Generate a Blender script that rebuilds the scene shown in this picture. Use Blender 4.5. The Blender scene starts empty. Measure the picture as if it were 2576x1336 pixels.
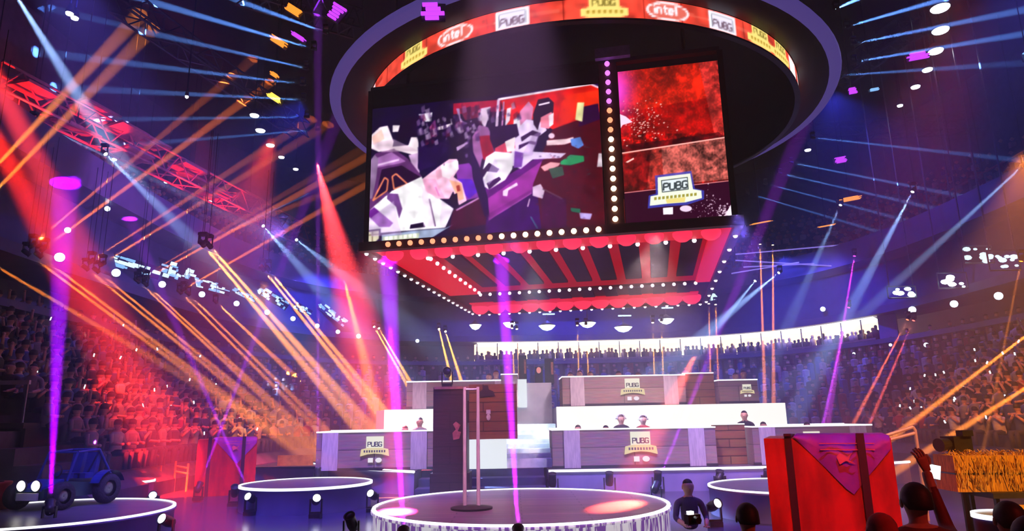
import bpy, bmesh, math, random
import numpy as np
from mathutils import Vector, Matrix
random.seed(7); np.random.seed(7)
S = bpy.context.scene
COL = S.collection
R = math.radians
# ------------------------------------------------------------------ camera
FPX = 1700.0; PITCH = math.atan(387/1700.0); ROLL = R(1.0); CAMZ = 1.8
_c, _s = math.cos(ROLL), math.sin(ROLL)
_fw = Vector((0, math.cos(PITCH), math.sin(PITCH)))
_up = Vector((0, -math.sin(PITCH), math.cos(PITCH))); _rt = Vector((1, 0, 0))
CR = _c*_rt - _s*_up; CU = _s*_rt + _c*_up; CP = Vector((0, 0, CAMZ))
cam = bpy.data.cameras.new('camera'); cam.sensor_width = 36; cam.lens = FPX*36/2576
cam.clip_start = .05; cam.clip_end = 300
co = bpy.data.objects.new('camera', cam); COL.objects.link(co)
co.matrix_world = Matrix(((CR.x, CU.x, -_fw.x, 0), (CR.y, CU.y, -_fw.y, 0), (CR.z, CU.z, -_fw.z, CAMZ), (0, 0, 0, 1)))
S.camera = co
def ray(x, y): return _fw + CR*((x-1288)/FPX) + CU*((668-y)/FPX)
def onz(x, y, z):
    d = ray(x, y); return CP + d*((z-CAMZ)/d.z)
def ony(x, y, Y):
    d = ray(x, y); return CP + d*(Y/d.y)
def proj(p):
    d = Vector(p)-CP; w = d.dot(_fw)
    return 1288+FPX*d.dot(CR)/w, 668-FPX*d.dot(CU)/w
# ------------------------------------------------------------------ view, world haze
S.view_settings.view_transform = 'Standard'; S.view_settings.look = 'None'
S.view_settings.gamma = 1; S.view_settings.use_curve_mapping = False
S.view_settings.exposure = 0.15
cy = S.cycles
cy.max_bounces = 4; cy.diffuse_bounces = 2; cy.glossy_bounces = 2; cy.transmission_bounces = 2
cy.volume_bounces = 0; cy.transparent_max_bounces = 6
cy.sample_clamp_indirect = 3.0; cy.sample_clamp_direct = 0.0
cy.use_denoising = True; cy.caustics_reflective = False; cy.caustics_refractive = False
SIG = 0.014
W = bpy.data.worlds.new('arena_air'); S.world = W; W.use_nodes = True; W.cycles.volume_sampling = 'EQUIANGULAR'
wn = W.node_tree
wn.nodes['Background'].inputs[0].default_value = (.002, .003, .012, 1)
vs = wn.nodes.new('ShaderNodeVolumeScatter'); vs.inputs['Density'].default_value = SIG
vs.inputs['Color'].default_value = (1, 1, 1, 1)
wn.links.new(vs.outputs[0], wn.nodes['World Output'].inputs['Volume'])
# ------------------------------------------------------------------ large washes (added spots without fixtures, lighting set, crowd and haze)
def spot(name, p, t, col, power, ang, blend=.6, size=.12):
    l = bpy.data.lights.new(name, 'SPOT'); l.energy = power; l.color = col
    l.spot_size = R(ang); l.spot_blend = blend; l.shadow_soft_size = size
    o = bpy.data.objects.new(name, l); COL.objects.link(o)
    o.location = p; o.rotation_euler = (Vector(t)-Vector(p)).to_track_quat('-Z', 'Y').to_euler()
    return o
BLUE = (.035, .05, 1); VIO = (.34, .06, 1); RED = (1, .03, .04); ORG = (1, .27, .03); WHT = (.62, .78, 1); MAG = (.8, .05, .9)
for p, t, c, w, a in [
    ((-9, 27, 15.5), (-14, 28, 2), BLUE, 1500, 110), ((14, 27, 15.5), (16, 28, 2), BLUE, 2200, 110),
    ((3, 38, 13), (3, 41, 4), BLUE, 5200, 130), ((-9, 15, 16), (-13, 20, 2), BLUE, 700, 110),
    ((14, 14, 16), (15, 18, 2), BLUE, 800, 110), ((13.5, 33, 9.5), (17, 36, 4), (.05, .06, 1), 2200, 130), ((-9, 35, 9.5), (-12, 38, 4), (.05, .06, 1), 1800, 130),
    ((2.4, 33, 10.5), (2.4, 38, 3), (.07, .10, 1), 2200, 120),
    ((-6, 7.5, 8.4), (-5.5, 14, 0), (.16, .11, 1), 3600, 44), ((7.5, 7.5, 8.4), (5, 14, 0), (.16, .11, 1), 3000, 44),
    ((0, 7, 9), (0.1, 12.2, .4), (.7, .32, .85), 4600, 34), ((-5, 14.2, 6.3), (-5, 15.2, .2), (.2, .12, 1), 2400, 92), ((5, 14.2, 6.1), (4.6, 15.4, .2), (.2, .12, 1), 2200, 92), ((0, 15, 5.9), (0, 16.2, .3), (.2, .12, 1), 900, 90), ((-5, 17.5, 4.6), (-6.7, 21, .7), ORG, 700, 44),
    ((3.3, 15.0, 5.9), (3.3, 18.3, 1.0), (1, .66, .78), 1700, 76), ((-3.2, 15.4, 5.9), (-3.6, 18.3, 1.0), (1, .6, .78), 1300, 66), ((7.6, 15.4, 5.9), (7.4, 18.3, 1.0), (1, .66, .78), 700, 60),
    ((3.6, 17.5, 6.0), (3.8, 20.8, 2.5), (1, .66, .78), 950, 84), ((-1.7, 17.9, 6.0), (-1.7, 20.8, 2.5), (1, .62, .78), 520, 70),
    ((.6, 16.6, 6.0), (.4, 20.4, 1.4), (.78, .95, 1), 3600, 30), ((-.4, 8, 8), (-.72, 11.5, 1.4), (1, .55, .6), 1500, 16), ((-.6, 13, 5.8), (-.8, 16.1, 1.9), (1, .36, .2), 900, 30),
    ((-6, 16, 9), (-10.4, 20.8, 1.4), (1, .05, .012), 10000, 38), ((2.2, 2.6, 4.2), (4.1, 9, .9), (1, .05, .02), 2000, 24), ((4, 5, 9), (4.3, 9, 1.5), VIO, 1300, 16),
    ((-5, 10, 7), (-7.8, 19, .8), RED, 4200, 16), ((-3.5, 9, 8), (-7.5, 13, .6), (.25, .3, 1), 350, 24), ((5.6, 1.2, 4.2), (3.6, 5.6, .9), (1, .05, .03), 300, 40),
    ((9, 3, 7), (7.6, 10, .9), (1, .36, .03), 5000, 44), ((10.5, 13, 7), (13.5, 18, 2.0), (1, .25, .03), 5200, 60), ((-7.5, 20, 6), (-9.3, 27, 1), (1, .33, .03), 4200, 40),
    ((-7, 20, 7.5), (-13.2, 24, 9.8), (.42, .16, 1), 2400, 75),
]:
    spot('unseen_wash', p, t, c, w, a)
# ------------------------------------------------------------------ materials
MATS = {}
def _new(name):
    m = bpy.data.materials.new(name); m.use_nodes = True
    return m, m.node_tree, m.node_tree.nodes['Principled BSDF']
def pm(name, c1, c2=None, scale=6, rough=.55, bump=0, metal=0, stretch=(1, 1, 1), detail=4, spec=.5):
    """two-tone procedural surface"""
    if name in MATS: return MATS[name]
    m, nt, b = _new(name); c2 = c2 or tuple(x*.7 for x in c1)
    tc = nt.nodes.new('ShaderNodeTexCoord'); mp = nt.nodes.new('ShaderNodeMapping'); mp.inputs['Scale'].default_value = stretch
    nz = nt.nodes.new('ShaderNodeTexNoise'); nz.inputs['Scale'].default_value = scale; nz.inputs['Detail'].default_value = detail
    rp = nt.nodes.new('ShaderNodeValToRGB'); rp.color_ramp.elements[0].position = .38; rp.color_ramp.elements[1].position = .62
    rp.color_ramp.elements[0].color = (*c2, 1); rp.color_ramp.elements[1].color = (*c1, 1)
    L = nt.links.new
    L(tc.outputs['Object'], mp.inputs['Vector']); L(mp.outputs[0], nz.inputs['Vector']); L(nz.outputs['Fac'], rp.inputs[0]); L(rp.outputs[0], b.inputs['Base Color'])
    b.inputs['Roughness'].default_value = rough; b.inputs['Metallic'].default_value = metal
    b.inputs['Specular IOR Level'].default_value = spec
    if bump:
        bp = nt.nodes.new('ShaderNodeBump'); bp.inputs['Strength'].default_value = bump; bp.inputs['Distance'].default_value = .03
        L(nz.outputs['Fac'], bp.inputs['Height']); L(bp.outputs[0], b.inputs['Normal'])
    MATS[name] = m; return m
def em(name, col, strength=1.0, sample=False):
    """something that gives off light"""
    if name in MATS: return MATS[name]
    m, nt, b = _new(name)
    b.inputs['Base Color'].default_value = (.02, .02, .02, 1); b.inputs['Roughness'].default_value = .5
    b.inputs['Emission Color'].default_value = (*col, 1); b.inputs['Emission Strength'].default_value = strength
    m.cycles.emission_sampling = 'AUTO' if sample else 'NONE'
    MATS[name] = m; return m
def vcol(name, strength, sample=False):
    """LED screen showing the picture stored in the mesh's pixel attribute"""
    if name in MATS: return MATS[name]
    m, nt, b = _new(name)
    a = nt.nodes.new('ShaderNodeAttribute'); a.attribute_name = 'pixels'
    b.inputs['Base Color'].default_value = (.01, .01, .012, 1); b.inputs['Roughness'].default_value = .6
    nt.links.new(a.outputs['Color'], b.inputs['Emission Color']); b.inputs['Emission Strength'].default_value = strength
    m.cycles.emission_sampling = 'AUTO' if sample else 'NONE'
    MATS[name] = m; return m
def planks(name, c1, c2, dark, w=.25, l=2.2, rough=.4, bump=.3, spec=.5, axis='XY'):
    if name in MATS: return MATS[name]
    m, nt, b = _new(name); L = nt.links.new
    tc = nt.nodes.new('ShaderNodeTexCoord'); br = nt.nodes.new('ShaderNodeTexBrick')
    br.inputs['Scale'].default_value = 1; br.inputs['Brick Width'].default_value = l; br.inputs['Row Height'].default_value = w
    br.inputs['Mortar Size'].default_value = .012; br.inputs['Color1'].default_value = (*c1, 1); br.inputs['Color2'].default_value = (*c2, 1); br.inputs['Mortar'].default_value = (*dark, 1)
    mp = nt.nodes.new('ShaderNodeMapping')
    if axis == 'XZ': mp.inputs['Rotation'].default_value = (R(90), 0, 0)
    L(tc.outputs['Object'], mp.inputs['Vector']); L(mp.outputs[0], br.inputs['Vector'])
    nz = nt.nodes.new('ShaderNodeTexNoise'); nz.inputs['Scale'].default_value = 5; nz.inputs['Detail'].default_value = 6
    mx = nt.nodes.new('ShaderNodeMixRGB'); mx.blend_type = 'MULTIPLY'; mx.inputs[0].default_value = .75
    mp2 = nt.nodes.new('ShaderNodeMapping'); mp2.inputs['Scale'].default_value = (.5, 4, 4)
    L(tc.outputs['Object'], mp2.inputs['Vector']); L(mp2.outputs[0], nz.inputs['Vector'])
    L(br.outputs['Color'], mx.inputs[1]); L(nz.outputs['Color'], mx.inputs[2]); L(mx.outputs[0], b.inputs['Base Color'])
    b.inputs['Roughness'].default_value = rough; b.inputs['Specular IOR Level'].default_value = spec
    bp = nt.nodes.new('ShaderNodeBump'); bp.inputs['Strength'].default_value = bump; bp.inputs['Distance'].default_value = .02
    L(nz.outputs['Fac'], bp.inputs['Height']); L(bp.outputs[0], b.inputs['Normal'])
    MATS[name] = m; return m
BLACK = pm('black_metal', (.018, .018, .022), (.03, .03, .035), 20, .4)
DARK = pm('charcoal_panel', (.03, .028, .035), (.05, .045, .055), 8, .5)
STEEL = pm('grey_steel', (.32, .32, .35), (.22, .22, .25), 30, .35, 0, .8)
RIM = em('white_led_rim', (.93, .93, 1), 1.6, True)
WARM = em('warm_bulb', (1, .72, .42), 3.2)
COOLBULB = em('cool_bulb', (1, .8, .95), 2.2)
FLOOD = em('white_floodlight_lens', (.9, .95, 1), 6)
BLUEL = em('blue_white_lens', (.62, .75, 1), 5)
# ------------------------------------------------------------------ mesh tools
class MB:
    def __init__(s): s.v = []; s.f = []; s.m = []
    def add(s, vs, fs, mi=0):
        k = len(s.v); s.v += [tuple(v) for v in vs]; s.f += [tuple(i+k for i in f) for f in fs]; s.m += [mi]*len(fs); return s
    def box(s, c, d, rz=0, mi=0, M=None):
        x, y, z = d[0]/2, d[1]/2, d[2]/2
        vs = [Vector((a*x, b*y, e*z)) for e in (-1, 1) for a, b in ((-1, -1), (1, -1), (1, 1), (-1, 1))]
        if rz: q = Matrix.Rotation(rz, 3, 'Z'); vs = [q @ v for v in vs]
        if M is not None: vs = [M @ v for v in vs]
        vs = [v+Vector(c) for v in vs]
        return s.add(vs, [(3, 2, 1, 0), (4, 5, 6, 7), (0, 1, 5, 4), (1, 2, 6, 5), (2, 3, 7, 6), (3, 0, 4, 7)], mi)
    def loft(s, rings, caps=True, mi=0, closed=True):
        n = len(rings[0]); vs = [p for r in rings for p in r]; fs = []
        for i in range(len(rings)-1):
            for j in range(n if closed else n-1):
                a = i*n+j; b = i*n+(j+1) % n; fs.append((a, b, b+n, a+n))
        if caps and closed: fs.append(tuple(range(n-1, -1, -1))); fs.append(tuple(range((len(rings)-1)*n, len(rings)*n)))
        return s.add(vs, fs, mi)
    def tube(s, p, q, r, r2=None, n=8, mi=0, caps=True):
        p, q = Vector(p), Vector(q); d = (q-p).normalized(); a = d.orthogonal().normalized(); b = d.cross(a); r2 = r if r2 is None else r2
        ring = lambda c, rr: [c+a*(rr*math.cos(2*math.pi*i/n))+b*(rr*math.sin(2*math.pi*i/n)) for i in range(n)]
        return s.loft([ring(p, r), ring(q, r2)], caps, mi)
    def path(s, pts, r, n=8, mi=0):
        for a, b in zip(pts[:-1], pts[1:]): s.tube(a, b, r, n=n, mi=mi)
        return s
    def lathe(s, prof, c=(0, 0, 0), n=32, mi=0, a0=0, a1=2*math.pi, sx=1, sy=1, caps=True):
        full = abs(a1-a0-2*math.pi) < 1e-6; k = n if full else n+1
        rings = [[(c[0]+sx*r*math.cos(a0+(a1-a0)*i/n), c[1]+sy*r*math.sin(a0+(a1-a0)*i/n), c[2]+z) for i in range(k)] for r, z in prof]
        return s.loft(rings, caps and full, mi, full)
    def prism(s, poly, t, M=None, mi=0):
        """poly in local XZ, thickness t along local Y"""
        n = len(poly); vs = [Vector((x, 0, z)) for x, z in poly]+[Vector((x, t, z)) for x, z in poly]
        if M is not None: vs = [M @ v for v in vs]
        return s.add(vs, [tuple(range(n)), tuple(range(2*n-1, n-1, -1))]+[((i+1) % n, i, i+n, (i+1) % n+n) for i in range(n)], mi)
    def ball(s, c, r, n=10, mi=0, sc=(1, 1, 1)):
        k = n//2; prof = [(max(1e-3, math.sin(math.pi*i/k))*r, -math.cos(math.pi*i/k)*r) for i in range(k+1)]
        rings = [[(c[0]+sc[0]*rr*math.cos(2*math.pi*j/n), c[1]+sc[1]*rr*math.sin(2*math.pi*j/n), c[2]+sc[2]*z) for j in range(n)] for rr, z in prof]
        return s.loft(rings, True, mi)
    def mesh(s, name, mats, smooth=False):
        me = bpy.data.meshes.new(name); me.from_pydata(s.v, [], s.f)
        for m in (mats if isinstance(mats, (list, tuple)) else [mats]): me.materials.append(m)
        if len(me.materials) > 1: me.polygons.foreach_set('material_index', s.m)
        if smooth: me.polygons.foreach_set('use_smooth', [True]*len(me.polygons))
        me.validate(); me.update(); return me
    def build(s, name, mats, parent=None, smooth=False, label=None, loc=None):
        o = bpy.data.objects.new(name, s.mesh(name, mats, smooth)); COL.objects.link(o)
        if parent: o.parent = parent
        if loc is not None: o.location = loc
        if label: o['label'] = label
        return o
def tag(o, label, cat, group=None, kind=None):
    o['label'] = label; o['category'] = cat
    if group: o['group'] = group
    if kind: o['kind'] = kind
    return o
def thing(name, label, cat, loc=(0, 0, 0), rz=0, group=None):
    o = bpy.data.objects.new(name, None); COL.objects.link(o); o.empty_display_size = .1
    o.location = loc; o.rotation_euler = (0, 0, rz); return tag(o, label, cat, group)
def struct(name, mb, m, smooth=False, label=None):
    o = mb.build(name, m, smooth=smooth); o['kind'] = 'structure'
    if label: o['label'] = label
    return o
def copy_tree(o, parent=None):
    c = o.copy(); COL.objects.link(c)
    if parent: c.parent = parent
    for ch in o.children: copy_tree(ch, c)
    return c
ORD = ['first', 'second', 'third', 'fourth', 'fifth', 'sixth', 'seventh', 'eighth', 'ninth', 'tenth', 'eleventh', 'twelfth', 'thirteenth', 'fourteenth', 'fifteenth', 'sixteenth']
# ------------------------------------------------------------------ the arena bowl
BX, BY, BA, BB, BN = 2.4, 22.0, 16.5, 20.0, 3.0
def bowl(k, phi):
    c, s = math.cos(phi), math.sin(phi); e = 2/BN
    return (BX+BA*k*math.copysign(abs(c)**e, c), BY+BB*k*math.copysign(abs(s)**e, s))
def bval(x, y): return (abs((x-BX)/BA)**BN+abs((y-BY)/BB)**BN)**(1/BN)
def bowl_pt(px, py, k):
    """where the line of sight meets the upright wall at bowl fraction k"""
    d = ray(px, py); lo, hi = 8.0, 90.0
    for _ in range(50):
        m = (lo+hi)/2; p = CP+d*(m/d.y)
        if bval(p.x, p.y) < k: lo = m
        else: hi = m
    return CP+d*(lo/d.y)
PH0, PH1 = R(-52), R(232)
def bowl_strip(prof, n=120, ph0=PH0, ph1=PH1):
    mb = MB()
    mb.loft([[(*bowl(k, ph0+(ph1-ph0)*i/n), z) for i in range(n+1)] for k, z in prof], False, 0, False)
    return mb
def steps(k0, z0, k1, z1, n):
    out = []
    for i in range(n):
        out += [(k0+(k1-k0)*i/n, z0+(z1-z0)*(i+1)/n), (k0+(k1-k0)*(i+1)/n, z0+(z1-z0)*(i+1)/n)]
    return out
CONC = pm('seating_concrete', (.10, .10, .14), (.05, .05, .08), 3, .8)
struct('floor', MB().box((2, 22, -.05), (44, 62, .1)), planks('stage_floor_boards', (.17, .15, .26), (.11, .10, .2), (.03, .03, .05), .6, 2.4, .2, .15))
LT = [(.72, 0), (.72, .35)]+steps(.74, .35, 1.07, 4.5, 12)
tl = bowl_strip(LT, ph1=R(200)); nn = len(tl.v)//len(LT); tl.add([tl.v[i*nn+nn-1] for i in range(len(LT))]+[(*bowl(1.07, R(200)), 0)], [tuple(range(len(LT)+1))])
struct('tribune_lower', tl, CONC)
struct('bowl_wall_lower', bowl_strip([(1.07, 4.5), (1.07, 5.1), (1.0, 5.1), (1.0, 5.32), (1.16, 5.32)]), pm('blue_grey_wall', (.10, .11, .18), (.07, .08, .14), 2, .7))  # lower part of the curved bowl wall
struct('bowl_wall_upper', bowl_strip([(1.16, 5.3), (1.16, 6.6), (.985, 6.5), (.985, 6.85), (1.0, 6.9), (1.03, 9.1)]), MATS['blue_grey_wall'])  # upper part of the bowl wall, solid, no glass
struct('trim_balcony', bowl_strip([(1.03, 9.1), (.955, 9.15), (.95, 10.25), (.965, 10.25), (.975, 9.3), (1.04, 9.3)]), pm('pale_fascia', (.20, .17, .26), (.15, .13, .2), 1.2, .3))
struct('tribune_upper', bowl_strip([(1.04, 9.3)]+steps(1.04, 9.4, 1.36, 14.6, 12)+[(1.36, 19)]), CONC)
struct('ceiling', MB().box((2, 22, 19.1), (52, 66, .2)), pm('dark_roof', (.02, .02, .035), (.012, .012, .02), 1.5, .8))
# glass-fronted gallery strip glowing warm behind the stage
g0, g1 = 1200, 2203
gp = [bowl_pt(x, 850, 1.0) for x in np.linspace(g0, g1, 60)]
def gal(k, z):
    return [(BX+(p.x-BX)*k, BY+(p.y-BY)*k, z) for p in gp]
gl = thing('gallery', 'long warm-lit spectator gallery glowing behind the upper desks', 'gallery', (8, 38, 5.33))
gl_off = Vector(gl.location)
def rel(L): return [tuple(Vector(p)-gl_off) for p in L]
MB().loft([rel(gal(1.05, 5.34)), rel(gal(1.05, 6.45))], False, 0, False).build('back_wall', em('gallery_glow', (1, .70, .36), 3.4, True), gl)
MB().loft([rel(gal(1.045, 6.30)), rel(gal(1.0, 6.46))], False, 0, False).build('ceiling_light_strip', em('gallery_strip', (1, .9, .72), 4.5), gl)
m = MB()
for i in range(0, 60, 3):
    a = Vector(gal(1.003, 0)[i])-gl_off; m.tube((a.x, a.y, 0), (a.x, a.y, 1.1), .035, n=6)
m.build('mullion', STEEL, gl)
MB().loft([rel(gal(.999, 5.33)), rel(gal(.999, 5.42)), rel(gal(1.004, 5.42))], False, 0, False).build('parapet', pm('gallery_parapet', (.20, .14, .16), (.3, .2, .2), 9, .5), gl)
e = gal(1.0, 0)[-1]; e2 = gal(1.05, 0)[-1]
struct('trim_pier', MB().box(((e[0]+e2[0])/2+.35, (e[1]+e2[1])/2-.2, 5.9), (.8, .5, 2.0), -.6), pm('lilac_pier', (.35, .28, .5), (.3, .25, .42), 3, .5))
# ------------------------------------------------------------------ halo ring above the stage
RX, RY = 2.4, 22.2
def canvas(w, h, bg): c = np.zeros((h, w, 3)); c[:] = bg; return c
def fill(c, poly, col, a=1.0):
    P = np.array(poly, float); h, w = c.shape[:2]
    x0, x1 = int(max(0, P[:, 0].min())), int(min(w, P[:, 0].max()+2)); y0, y1 = int(max(0, P[:, 1].min())), int(min(h, P[:, 1].max()+2))
    if x1 <= x0 or y1 <= y0: return
    X, Y = np.meshgrid(np.arange(x0, x1)+.5, np.arange(y0, y1)+.5); ins = np.zeros(X.shape, bool)
    for i in range(len(P)):
        xa, ya = P[i]; xb, yb = P[i-1]
        if ya == yb: continue
        ins ^= ((ya > Y) != (yb > Y)) & (X < (xb-xa)*(Y-ya)/(yb-ya)+xa)
    r = c[y0:y1, x0:x1]; r[ins] = r[ins]*(1-a)+np.array(col)*a
def line(c, p, q, w, col, a=1.0):
    p, q = np.array(p, float), np.array(q, float); d = q-p; n = np.array([-d[1], d[0]])/max(1e-6, np.hypot(*d))*w/2
    fill(c, [p+n, q+n, q-n, p-n], col, a)
def disc(c, p, rx, ry, col, a=1.0):
    fill(c, [(p[0]+rx*math.cos(t), p[1]+ry*math.sin(t)) for t in np.linspace(0, 6.283, 24, False)], col, a)
def blur(c, n=1):
    for _ in range(n):
        for ax in (0, 1):
            p = np.concatenate([np.take(c, [0], ax), c, np.take(c, [-1], ax)], ax)
            k = c.shape[ax]; c = (np.take(p, range(k), ax)+2*np.take(p, range(1, k+1), ax)+np.take(p, range(2, k+2), ax))/4
    return c
def noise(h, w, s):
    g = np.random.rand(h//s+2, w//s+2); yy, xx = np.arange(h)/s, np.arange(w)/s
    y0, x0 = yy.astype(int), xx.astype(int); fy, fx = (yy-y0)[:, None], (xx-x0)[None]
    G = lambda a, b: g[np.ix_(a, b)]
    return G(y0, x0)*(1-fy)*(1-fx)+G(y0+1, x0)*fy*(1-fx)+G(y0, x0+1)*(1-fy)*fx+G(y0+1, x0+1)*fy*fx
GLY = {'P': [[(0, 0), (0, 1), (.6, 1), (.7, .9), (.7, .6), (.6, .5), (0, .5)]], 'U': [[(0, 1), (0, .1), (.1, 0), (.6, 0), (.7, .1), (.7, 1)]],
       'B': [[(0, 0), (0, 1), (.55, 1), (.65, .88), (.55, .52), (0, .52)], [(.55, .52), (.7, .4), (.7, .12), (.6, 0), (0, 0)]],
       'G': [[(.7, .85), (.6, 1), (.1, 1), (0, .9), (0, .1), (.1, 0), (.6, 0), (.7, .1), (.7, .45), (.4, .45)]],
       'i': [[(.1, 0), (.1, .6)], [(.1, .78), (.1, .9)]], 'n': [[(0, 0), (0, .62)], [(0, .55), (.3, .65), (.45, .5), (.45, 0)]],
       't': [[(.2, .9), (.2, .1), (.4, 0)], [(0, .62), (.45, .62)]], 'l': [[(.1, 0), (.1, 1)]],
       'e': [[(0, .32), (.48, .32), (.48, .5), (.35, .64), (.12, .64), (0, .5), (0, .12), (.12, 0), (.45, .02)]]}
ADV = {'i': .32, 'l': .32, 't': .58, 'n': .66, 'e': .68}
def twidth(t): return sum(ADV.get(ch, .92) for ch in t)
def text(c, t, x, y, h, w, col, sy=0.0):
    """x,y: lower left corner; h cap height; w pen width; sy: rise per unit x"""
    for ch in t:
        for st in GLY.get(ch, []):
            for a, b in zip(st[:-1], st[1:]):
                line(c, (x+a[0]*h, y-a[1]*h-a[0]*h*sy), (x+b[0]*h, y-b[1]*h-b[0]*h*sy), w, col)
        x += ADV.get(ch, .92)*h; y -= ADV.get(ch, .92)*h*sy
def srgb(c): return np.where(c <= .04045, c/12.92, ((np.clip(c, 0, 1)+.055)/1.055)**2.4)
def set_pixels(me, cols):
    at = me.color_attributes.new('pixels', 'FLOAT_COLOR', 'POINT')
    at.data.foreach_set('color', np.concatenate([srgb(cols), np.ones((len(cols), 1))], 1).astype(np.float32).ravel())
ring = thing('ring_screen', 'huge round halo screen with a red logo ribbon hanging over the stage', 'led ring', (RX, RY, 11.4))
brim = pm('halo_underside', (.02, .010, .018), (.012, .006, .012), 2, .6)
MB().lathe([(7.25, .62), (7.3, .6), (8.12, .6), (8.12, .75), (7.25, 1.6)], n=96, caps=False).build('brim', brim, ring, True)
MB().lathe([(8.12, .58), (8.42, .62), (8.48, .72), (8.42, .82), (8.12, .78)], n=96, caps=False).build('outer_rim', em('lavender_rim', (.20, .13, .62), .36), ring, True)
MB().lathe([(7.1, .05), (7.1, 1.5), (5.0, 2.2), (.4, 2.4)], n=96, caps=False).build('inner_shell', brim, ring, True)
MB().lathe([(7.08, 0), (7.24, 0), (7.24, .06), (7.08, .06)], n=96, caps=False).build('lower_trim', BLACK, ring)
# ribbon picture, painted round the circumference
NW, NH = 2600, 34; rw = canvas(NW, NH, (.86, .22, .16))
nz_ = noise(NH, NW, 10)[..., None]; rw = rw*(.72+.5*nz_)+np.array((.16, .12, .10))*noise(NH, NW, 40)[..., None]
def rib_x(px, py):
    p = onz(px, py, 11.7); a = math.atan2(p.y-RY, p.x-RX); return ((a+math.pi/2) % (2*math.pi))/(2*math.pi)*NW
def at_w(x):
    return x % NW
XS = []
def stamp(kind, px, py):
    x = rib_x(px, py)
    if x > NW/2: x -= NW
    for xx in (x, x+NW):
        if kind == 'sq':
            fill(rw, [(xx-26, 2), (xx+26, 2), (xx+26, 33), (xx-26, 33)], (.98, .96, 1)); fill(rw, [(xx-21, 6), (xx+21, 6), (xx+21, 29), (xx-21, 29)], (.25, .3, .34))
            fill(rw, [(xx-20, 7), (xx+20, 7), (xx+20, 28), (xx-20, 28)], (.95, .92, 1)); text(rw, 'PUBG', xx-18, 26, 10.2, 2.6, (.45, .35, .42))
            line(rw, (xx+26, 17), (xx+70, 17), 1.4, (1, .6, .5))
        if kind == 'badge':
            fill(rw, [(xx-22, 0), (xx+22, 0), (xx+22, 15), (xx+34, 17), (xx+34, 29), (xx+18, 33), (xx-18, 33), (xx-34, 29), (xx-34, 17), (xx-22, 15)], (1, .9, .5))
            text(rw, 'PUBG', xx-17, 13, 9.6, 2.2, (.55, .48, .2)); 
            for q in range(-26, 27, 8): fill(rw, [(xx+q, 20), (xx+q+5, 20), (xx+q+5, 25), (xx+q, 25)], (.75, .6, .2))
        if kind == 'oval':
            disc(rw, (xx, 17), 34, 15.5, (1, .95, .97)); disc(rw, (xx, 17), 30, 12.5, (.9, .42, .36)); text(rw, 'intel', xx-22, 22, 15, 3.4, (1, .97, 1))
            line(rw, (xx+34, 17), (xx+75, 18), 1.4, (1, .6, .5))
        if kind == 'white': fill(rw, [(xx-22, 2), (xx+22, 2), (xx+22, 32), (xx-22, 32)], (1, .98, .98))
for x in np.linspace(0, NW, 46): line(rw, (x, 0), (x, 34), random.choice([1, 2, 4]), (.45, .05, .04), .8)
for k, x, y in [('sq', 912, 245), ('badge', 1030, 138), ('oval', 1130, 82), ('sq', 1283, 42), ('badge', 1520, 22), ('oval', 1683, 28), ('sq', 1825, 55), ('badge', 1925, 95), ('badge', 1960, 140), ('white', 1990, 175), ('white', 2015, 215)]: stamp(k, x, y)
for a in range(900, 1900, 130): stamp_x = a; fill(rw, [(a, 4), (a+50, 4), (a+50, 30), (a, 30)], (.95, .9, .9))
rw = blur(rw, 1); na = 1300
vs_, cs_ = [], []
for j in range(12):
    for i in range(na+1):
        a = -math.pi/2+2*math.pi*i/na; vs_.append((7.22*math.cos(a), 7.22*math.sin(a), .06+.56*j/11))
        cs_.append(rw[min(NH-1, int((1-j/11)*(NH-1)))][min(NW-1, int(i/na*(NW-1)))])
mb = MB(); mb.add(vs_, [(j*(na+1)+i, j*(na+1)+i+1, (j+1)*(na+1)+i+1, (j+1)*(na+1)+i) for j in range(11) for i in range(na)])
rb = mb.build('led_ribbon', vcol('ribbon_pixels', 1.3), ring); set_pixels(rb.data, np.array(cs_))
for i in range(8):
    a = math.pi/8+i*math.pi/4
    MB().tube((7.6*math.cos(a), 7.6*math.sin(a), 1.2), (7.6*math.cos(a), 7.6*math.sin(a), 7.58), .03, n=6).build('cable', STEEL, ring)
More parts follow.
